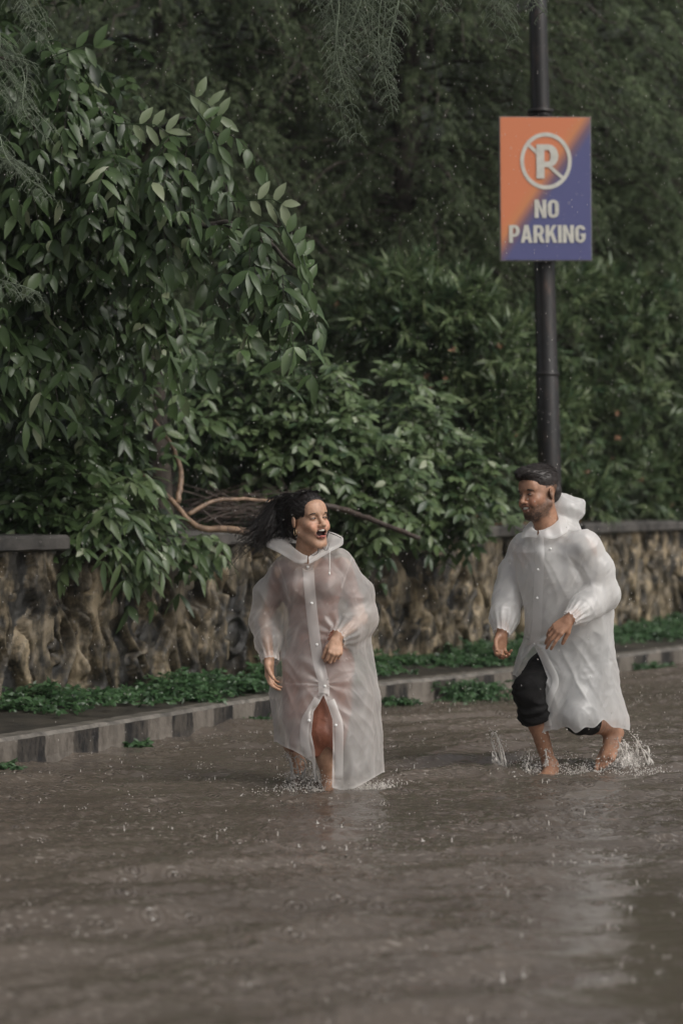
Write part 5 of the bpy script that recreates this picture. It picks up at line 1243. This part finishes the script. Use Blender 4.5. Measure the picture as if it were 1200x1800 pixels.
# hoop earring
a_ = np.linspace(0, 2 * np.pi, 26); ec = Tw(-.082, .002, -.052); ex = HRw @ np.array([.25, 1, 0]); 
TV, TQ = tubes(np.array([[ec + (ex * math.cos(a) + np.array([0, 0, 1.]) * math.sin(a)) * .0155 for a in a_]]), .0016, 5, cap=False); mesh('earring', TV, TQ, M['gold'], wm)

# ============ the man
Wm = lambda px, py, dd=0.: P(px, py, 12.75 + dd)
mn = empty('person', Wm(985, 1360)); mn.location.z = 0
tag(mn, 'bearded barefoot man in a white raincoat over rolled black trousers running towards the woman', 'person', 'two people running through the flooded street')
hm = Wm(946, 868, -.02); HRm = Rz(rad(-53)) @ Rx(rad(6)) @ Ry(rad(-5)); hs_m = 1.13
nbm = Wm(966, 936, .02)
hp, Tm, mcm, mrm, ringm = head_prims(hm, HRm, hs_m, nbm, False, .056, True)
sR, sL = Wm(922, 972, .14), Wm(1026, 966, -.12)
eR_, wR_ = Wm(892, 1045, .13), Wm(882, 1112, -.02)
eL_, wL_ = Wm(1062, 1046, -.06), Wm(1000, 1088, -.30)
hR_, hL_ = Wm(990, 1146, .16), Wm(1034, 1146, .04)
kR_, aR_ = Wm(927, 1212, -.12), Wm(964, 1342, .0)
kL_, aL_ = Wm(1015, 1262, -.12), Wm(1074, 1284, .20)
mw = [ell(Wm(982, 1010, .04), (.165, .12, .17), Rz(rad(-42)), k=.05), ell(Wm(1000, 1085, .08), (.145, .11, .15), Rz(rad(-42)), k=.05), ell(Wm(1012, 1143, .10), (.16, .12, .11), Rz(rad(-40)), k=.05),
      cap(sR, sL, .06, .06, .05), cap(nbm, Wm(978, 985, .04), .065, .10, .05)]
mw += chain([sR, eR_], [.055, .042], .03) + chain([eR_, wR_], [.042, .027], .02) + chain([sL, eL_], [.055, .042], .03) + chain([eL_, wL_], [.042, .027], .02)
mw += chain([hR_, kR_], [.088, .06], .04) + chain([kR_, aR_], [.056, .036], .02) + chain([hL_, kL_], [.088, .06], .04) + chain([kL_, aL_], [.056, .038], .02)
mw += [ell(kR_ * .65 + aR_ * .35 + [.01, .02, 0], (.052, .056, .095), k=.03), ell(kL_ * .6 + aL_ * .4 + [.0, .0, -.01], (.07, .07, .05), Rz(rad(60)), k=.03)]
mw += foot(aR_ + [.02, .03, -.05], aR_ + [-.03, -.13, -.06], np.array([0, .1, 1.]), 1.05, .046)
mw += foot(aL_ + [.028, .03, -.018], Wm(1063, 1336, .06), np.array([-.55, -.75, .15]), 1.25, .060)
hdR = hand(wR_, [-.18, -.2, -1], [-.55, .9, 0], 1.08, (.62, .66, .7, .78), 1, thumb_open=.25)
hdL = hand(wL_, [-.72, -.2, -.62], [-.25, -.95, .55], 1.08, (.26, .30, .34, .42), 1, thumb_open=.3)
prims = mw + hp + hdR + hdL
mbody = finish_body('body', prims, [Wm(852, 1, 0)[0], 12.2, -.09], [Wm(1112, 1, 0)[0], 13.2, 1.72], .0036, mn, (.37, .20, .125), Tm, hm, HRm, hs_m, mcm, mrm, ringm, True)
# striped shirt
shp = [ell(Wm(982, 1010, .04), (.178, .135, .18), Rz(rad(-42)), k=.05), ell(Wm(1000, 1085, .08), (.165, .135, .16), Rz(rad(-42)), k=.05), cap(sR, sL, .056, .056, .05), cap(nbm, Wm(978, 985, .04), .07, .10, .05)]
shp += chain([sR, eR_, eR_ * .3 + wR_ * .7], [.054, .050, .044], .03) + chain([sL, eL_, eL_ * .3 + wL_ * .7], [.054, .050, .044], .03)
SV, SQ = sdf_mesh(shp, [Wm(862, 1, 0)[0], 12.3, .3], [Wm(1100, 1, 0)[0], 13.15, 1.45], .009)
SV = SV + normals(SV, SQ) * (.009 * ridged(SV, (8, 8, 5), 3))[:, None]; ppx, ppy = px_of(SV)
g = np.minimum(np.linalg.norm(SV - (nbm + [-.02, -.02, .04]), axis=1) - .085, (1150 - ppy) / 333)
for wr_, el_ in ((wR_, eR_), (wL_, eL_)): g = np.minimum(g, np.where(np.linalg.norm(SV - wr_, axis=1) < .14, -.055 - (SV - wr_) @ unit(wr_ - el_), 1))
SV, ST = clip_mesh(SV, SQ, g); mesh('shirt', SV, ST, M['shirt'], mn)
# trousers rolled to the knee
tp_ = [ell(Wm(1012, 1140, .10), (.172, .135, .12), Rz(rad(-40)), k=.05)] + chain([hR_, kR_ * .5 + hR_ * .5, kR_, kR_ * .72 + aR_ * .28, kR_ * .52 + aR_ * .48], [.100, .090, .078, .074, .070], .03) + chain([hL_, kL_, kL_ * .6 + aL_ * .4], [.100, .076, .074], .03)
TV_, TQ_ = sdf_mesh(tp_, [Wm(880, 1, 0)[0], 12.3, .12], [Wm(1100, 1, 0)[0], 13.2, 1.0], .006)
al = (TV_ - kR_) @ unit(aR_ - kR_); al2 = (TV_ - kL_) @ unit(aL_ - kL_); leftleg = seg_d(TV_, [hR_, kR_, aR_]) < seg_d(TV_, [hL_, kL_, aL_])
roll = .0035 * np.sin(al * 120 + 9 * nz(TV_, 9)) * (al > -.06) * leftleg + .006 * (al > .135) * leftleg
TV_ = TV_ + normals(TV_, TQ_) * (roll + .008 * ridged(TV_, (9, 9, 12), 8))[:, None]
al = (TV_ - kR_) @ unit(aR_ - kR_) + .006 * nz(TV_, 12); al2 = (TV_ - kL_) @ unit(aL_ - kL_)
lh = seg_d(TV_, [hR_, kR_, aR_]) < seg_d(TV_, [hL_, kL_, aL_])
g = np.where(lh, .175 - al, .125 - al2); TV_, TT_ = clip_mesh(TV_, TQ_, g); mesh('trousers', TV_, TT_, M['black_cloth'], mn)
# raincoat
fm = lambda th, z: np.clip((1.05 - z) / 1.0, 0, 1) * (.05 * np.sin(th * 6 + 2 * np.sin(z * 3) + 1) + .035 * np.sin(th * 10 + z * 5)) + .012 * np.sin(th * 5 + z * 9)
ml = loft([(942, 935, 1010, .12, .04), (970, 908, 1045, .17, .04), (1020, 912, 1070, .20, .05), (1070, 921, 1077, .21, .07), (1115, 922, 1078, .22, .09), (1160, 910, 1079, .24, .10), (1210, 902, 1084, .26, .10), (1260, 912, 1096, .27, .10), (1310, 925, 1098, .26, .10)], fm, .03, D0=12.75)
mR_ = chain([Wm(924, 966, .14), Wm(902, 1008, .15), Wm(894, 1050, .12), Wm(886, 1085, .04), wR_ + unit(eR_ - wR_) * .03, wR_ + unit(wR_ - eR_) * .05], [.072, .070, .068, .062, .040, .044], .03)
mL_ = chain([Wm(1024, 960, -.10), Wm(1050, 1003, -.10), Wm(1056, 1042, -.08), Wm(1034, 1062, -.17), wL_ + unit(eL_ - wL_) * .03, wL_ + unit(wL_ - eL_) * .05], [.078, .082, .086, .070, .042, .046], .03)
hood_p = [ell(Wm(994, 894, .09), (.105, .12, .066), Ry(rad(14)), k=.05), cap(Wm(985, 881, .06), Wm(1020, 885, .08), .030, .022, .03), cap(Wm(1015, 886, .04), Wm(1022, 884, .14), .024, .020, .03), ell(Wm(982, 928, .06), (.11, .12, .05), k=.05)]
coatp = [ml] + inflate(shp, .018) + inflate([tp_[0]] + chain([hL_, kL_, kL_ * .8 + aL_ * .2], [.100, .080, .076], .03), .016) + [cap(Wm(928, 960, .13), Wm(1020, 955, -.09), .066, .066, .05), ell(Wm(1000, 958, .02), (.15, .13, .06), k=.06)] + hood_p + mR_ + mL_
f1, f2, fb_, fh_ = (lambda V: combine(mR_, V)), (lambda V: combine(mL_, V)), ml[0], (lambda V: combine(hood_p, V))
def seam2(fa, fb2, lim): return lambda V: .5 * np.exp(-((fa(V) - fb2(V) + .004) / .006) ** 2) * (V[:, 2] > lim) * (np.abs(fa(V)) < .06)
mh_x = np.array([860, 900, 925, 940, 950, 965, 985, 1010, 1035, 1060, 1080, 1092, 1110]); mh_y = np.array([1185, 1188, 1200, 1225, 1285, 1287, 1277, 1286, 1280, 1268, 1277, 1284, 1280])
mslit = [(938, 1135), (950, 1160), (962, 1192), (954, 1215), (945, 1245), (951, 1300), (890, 1300), (890, 1200), (907, 1184), (918, 1160)]
def keep_m(V):
    px, py = px_of(V); g = (np.interp(px, mh_x, mh_y) + 3 * np.sin(px * .2) - py) / 333
    fr = V[:, 1] < 12.84
    g = np.minimum(g, np.where(fr, sd_poly(px, py, mslit) / 333, 1))
    g = np.minimum(g, combine([cap(nbm + [-.025, -.03, .03], hm + [-.01, -.01, 0], .078, .082)], V))
    for wr_, el_ in ((wR_, eR_), (wL_, eL_)):
        d = unit(wr_ - el_); al = (V - wr_) @ d; g = np.minimum(g, np.where((np.linalg.norm(V - wr_, axis=1) < .13) & (np.linalg.norm(V - wr_ - al[:, None] * d, axis=1) < .068), .010 - al, 1))
    return g
coat, CV, CT = coat_mesh('raincoat', coatp, [Wm(852, 1, 0)[0], 12.25, .10], [Wm(1118, 1, 0)[0], 13.22, 1.55], .0066, keep_m, mn, M['coat_m'], [plane_seam(Wm(1028, 985, -.1), [-1, .3, .45], .17), plane_seam(Wm(918, 985, .1), [1, .3, .4], .15)],
    [(eR_, wR_, 12, .005), (eL_, wL_, 12, .005)], [(Wm(938, 1130, -.1), 0, 6, .006, .14)], 7.0, 1.15)
bvh = BVHTree.FromPolygons([Vector(v) for v in CV.tolist()], CT.tolist())
pl = spline([Wm(944, 930), Wm(945, 960), Wm(944, 1000), Wm(942, 1060), Wm(941, 1100), Wm(938, 1130)], 50)
strip_on(bvh, pl, fwd, .045, 'placket', M['coat_m'], coat, .004, .5)
pl = spline([Wm(943, 1140), Wm(956, 1165), Wm(968, 1192), Wm(960, 1216), Wm(951, 1245), Wm(956, 1272)], 30); strip_on(bvh, pl + np.array([.012, 0, 0]), fwd, .035, 'hem_facing', M['coat_m'], coat, .004, .5)
W_, W = W, Wm
for b_ in ((963, 964), (942, 1000), (941, 1050), (938, 1131)): button(*b_)
ci = [W(944, 935, -.10), W(936, 927, -.06), W(938, 915, .05), W(975, 902, .10), W(985, 905, .0), W(972, 922, -.09), W(946, 935, -.10)]
co = [W(943, 942, -.12), W(918, 945, -.05), W(926, 930, .12), W(990, 915, .20), W(1003, 922, .0), W(985, 943, -.13), W(947, 943, -.12)]
collar('collar', ci, co, coat, M['coat_m'], .02, 5)
W = W_
# short hair: denser on top, swept forward
caph = [ell(Tm(0, .020, .062), np.array([.080, .100, .076]) * hs_m, HRm, .02), ell(Tm(0, -.054, .098), np.array([.060, .048, .034]) * hs_m, HRm, .03), ell(Tm(0, .07, .005), np.array([.068, .045, .06]) * hs_m, HRm, .02),
        ell(Tm(0, -.098, .018), np.array([.080, .052, .058]) * hs_m, HRm, .008, -1), ell(Tm(-.092, -.02, -.02), np.array([.04, .055, .052]) * hs_m, HRm, .01, -1), ell(Tm(.092, -.02, -.02), np.array([.04, .055, .052]) * hs_m, HRm, .01, -1)]
HV, HQ = sdf_mesh(caph, hm - .2, hm + .24, .005); HV = HV + normals(HV, HQ) * (.002 * nz(HV, 60) + .002 * nz(HV, 25))[:, None]
r = np.random.default_rng(8); hb = BVHTree.FromPolygons([Vector(v) for v in HV.tolist()], HQ.tolist()); st = []; rr_ = []
HNn = normals(HV, HQ); ql = (HV - hm) @ HRm / hs_m; cand = np.nonzero((ql[:, 2] > .03))[0]
for k_ in r.choice(cand, 1500):
    p0 = HV[k_]; nn_ = HNn[k_]; top_ = np.clip((ql[k_, 2] - .05) / .06, 0, 1)
    fl = HRm @ np.array([.25, -1, .25]); fl = unit(fl - (fl @ nn_) * nn_ * .9); L_ = .008 + .026 * top_
    tt = np.linspace(0, 1, 5)[:, None]; pt = p0 + (fl * 1.1 + nn_ * (.10 + .14 * top_) + r.normal(0, .10, 3)) * L_ * tt - nn_ * L_ * .25 * tt ** 2
    st.append(pt)
p1 = tubes(np.array(st), r.uniform(.0010, .0022, (len(st), 1)) * np.linspace(1, .3, 5)[None], 4, cap=False)
HV2, HQ2 = cat_parts([(HV, HQ), p1]); mesh('hair', HV2, HQ2, M['hair_man'], mn)
# beard bristles
bv = np.array([v.co for v in mbody.data.vertices]) if False else None

# ============ splashes round the feet
def splash(label, at_, seed, jets, ndrop, spread, hmax, sheets=()):
    r = np.random.default_rng(seed); parts = []
    c0_ = np.array(at_, float)
    for px, py, px2, py2, D, wd, n_ in jets:                       # thrown ropes of water
        a = P(px, py, D); a[2] = 0; b_ = P(px2, py2, D)
        for _ in range(n_):
            e_ = b_ + r.normal(0, .02, 3); m_ = a * .5 + e_ * .5 + np.array([0, 0, .25 * (e_[2] - a[2])]) + r.normal(0, .012, 3)
            p_ = spline([a + r.normal(0, wd, 3) * [1, 1, 0], m_, e_], 16); rr_ = np.linspace(.0065, .0012, 16) * r.uniform(.5, 1.1) * (1 + .5 * np.sin(np.arange(16) * 1.7 + r.uniform(0, 6)))
            parts.append(tubes(p_[None], rr_[None], 6))
            q = p_[r.integers(5, 16, 10)] + r.normal(0, .016, (10, 3)); parts.append(blobs_mesh(q, r.uniform(.0018, .0055, 10)))
    # low crown of foam and droplets
    C = np.stack([c0_[0] + r.normal(0, spread, ndrop), c0_[1] + r.normal(0, spread * .7, ndrop), np.abs(r.exponential(hmax * .3, ndrop))], 1)
    C = np.repeat(C, 2, 0) + r.normal(0, .012, (2 * ndrop, 3)) * [1, 1, .6]; C[:, 2] = np.abs(C[:, 2]); ndrop *= 2; C[:, 2] *= np.exp(-((C[:, 0] - c0_[0]) / spread / 1.6) ** 2); parts.append(blobs_mesh(C, r.uniform(.0010, .0040, ndrop) * r.choice([.6, 1, 1.3], ndrop), 1.0))
    nf = 110; a = r.uniform(0, 2 * np.pi, nf); R_ = r.uniform(.03, spread * 1.2, nf)
    p0 = np.stack([c0_[0] + R_ * np.cos(a), c0_[1] + R_ * np.sin(a) * .7, np.full(nf, -.004)], 1); d = np.stack([np.cos(a) * .4, np.sin(a) * .3, r.uniform(.3, 1.0, nf)], 1) * r.uniform(.006, .034, (nf, 1))
    tt = np.linspace(0, 1, 5)[None, :, None]; parts.append(tubes(p0[:, None] + d[:, None] * tt, np.array([[.007, .0035, .002, .0024, .0008]]) * r.uniform(.5, 1.2, (nf, 1)), 5))
    V, Q = cat_parts(parts); e = tag(mesh('splash_drops', V, Q, M['spray']), label, 'splash', kind='stuff')
    for k_, (pa, pb, hgt, lean, D, D2) in enumerate(sheets):       # curved torn films of water
        nu, nv = 44, 16; A = P(pa, 1360, D); B_ = P(pb, 1360, D2); u = np.linspace(0, 1, nu)[:, None]; v = np.linspace(0, 1, nv)[None]
        prof_ = np.array([noise.noise(Vector((x_ * 4 + seed * 3 + k_, 2, 0))) for x_ in np.linspace(0, 1, nu)])[:, None] * .5 + .75
        H_ = hgt * prof_ * np.sin(np.clip(u, .02, .98) * math.pi) ** .6
        Xs = A[0] + (B_[0] - A[0]) * u + lean * v ** 1.5 * H_ / hgt; Ys = A[1] + (B_[1] - A[1]) * u + .03 * np.sin(u * 9 + v * 3); Zs = H_ * v - .004
        V = np.stack([Xs + 0 * v, Ys + 0 * v, Zs], -1).reshape(-1, 3); V = V + .012 * np.stack([nz(V, 18, 1), nz(V, 18, 5), nz(V, 18, 9)], 1)
        i = (np.arange(nu - 1)[:, None] * nv + np.arange(nv - 1)[None]).ravel()
        tag(mesh('splash_film', V, np.stack([i, i + nv, i + nv + 1, i + 1], 1), M['sheet']), 'thin film of splashed water beside ' + ('the woman' if c0_[0] < .5 else 'the man'), 'splash', kind='stuff')
splash('splash around the bare feet of the woman', W(572, 1385), 1, [(520, 1385, 502, 1322, 12.35, .012, 4), (535, 1385, 522, 1335, 12.3, .02, 5), (560, 1385, 545, 1335, 12.2, .01, 3)], 900, .17, .10,
       [(530, 566, .12, -.03, 12.35, 12.2), (585, 672, .05, .01, 12.0, 12.05), (500, 545, .10, -.05, 12.2, 12.15)])
splash('low spray at the hem on the right side of the woman', W(640, 1380), 4, [], 420, .12, .05)
splash('splash thrown up ahead of the front foot of the man', Wm(955, 1360), 2, [(884, 1360, 862, 1290, 12.75, .012, 3), (888, 1360, 874, 1300, 12.75, .008, 2), (895, 1360, 850, 1270, 12.8, .01, 1), (925, 1360, 922, 1330, 12.7, .01, 2), (965, 1360, 962, 1310, 12.7, .015, 3)], 800, .15, .16,
       [(868, 905, .14, -.06, 12.75, 12.72), (905, 985, .05, .0, 12.68, 12.7)])
splash('splash fan behind the lifted foot of the man', Wm(1095, 1360), 3, [(1125, 1360, 1104, 1292, 12.9, .02, 3), (1148, 1360, 1128, 1310, 12.9, .015, 3), (1100, 1360, 1092, 1300, 12.85, .02, 3)], 800, .14, .15,
       [(1072, 1152, .20, -.05, 12.85, 13.0), (1060, 1140, .13, .02, 12.75, 12.85)])

# ------------------------------------------------------------------ rain: drops in the air and impacts on the water
r = np.random.default_rng(31); n = 5000
Dd = 9 + 10 * r.random(n) ** .8; C = np.stack([(r.uniform(-20, 1220, n) - 600) / F * Dd, Dd, CH - (r.uniform(-20, 1500, n) - HZ) / F * Dd], 1); C = C[C[:, 2] > .05]
V, Q = blobs_mesh(C, r.uniform(.0007, .0020, len(C)), 2.8)
tag(mesh('raindrops', V, Q, M['spray']), 'fine raindrops falling through the air', 'rain', kind='stuff')
parts = []; DC = []; DR = []
for cx, cy in IMP:
    px_, py_ = 600 + cx / cy * F, HZ + CH / cy * F
    if not (-40 < px_ < 1240): continue
    hgt = r.uniform(.006, .036) * (1 if r.random() < .3 else .45)
    tt = np.linspace(0, 1, 5); pth = np.stack([np.full(5, cx) + r.normal(0, .003) * tt, np.full(5, cy), -.003 + hgt * tt], 1)
    parts.append(tubes(pth[None], (np.array([.012, .004, .0022, .0028, .001]) * r.uniform(.6, 1.1))[None], 5))
    for q in range(r.integers(0, 5)): DC.append([cx + r.normal(0, .016), cy + r.normal(0, .016), hgt * r.uniform(.5, 1.6)]); DR.append(r.uniform(.0012, .0035))
parts.append(blobs_mesh(np.array(DC), np.array(DR)))
V, Q = cat_parts(parts); tag(mesh('rain_splashes', V, Q, M['spray']), 'tiny splashes where raindrops hit the flooded road', 'rain splashes', kind='stuff')

# ------------------------------------------------------------------ rain haze
hm_ = bpy.data.materials.new('rain_haze'); hm_.use_nodes = True; t = hm_.node_tree
t.nodes.remove(t.nodes['Principled BSDF']); pv = t.nodes.new('ShaderNodeVolumePrincipled')
pv.inputs['Color'].default_value = (.9, .92, .9, 1); pv.inputs['Density'].default_value = .0007; pv.inputs['Anisotropy'].default_value = .3
t.links.new(pv.outputs[0], t.nodes['Material Output'].inputs['Volume'])
V, Q = box(np.array([0, 49., 6.5]), (170., 150., 19.)); tag(mesh('haze', V, Q, hm_, smooth=False), kind='stuff')
sc.cycles.volume_max_steps = 64
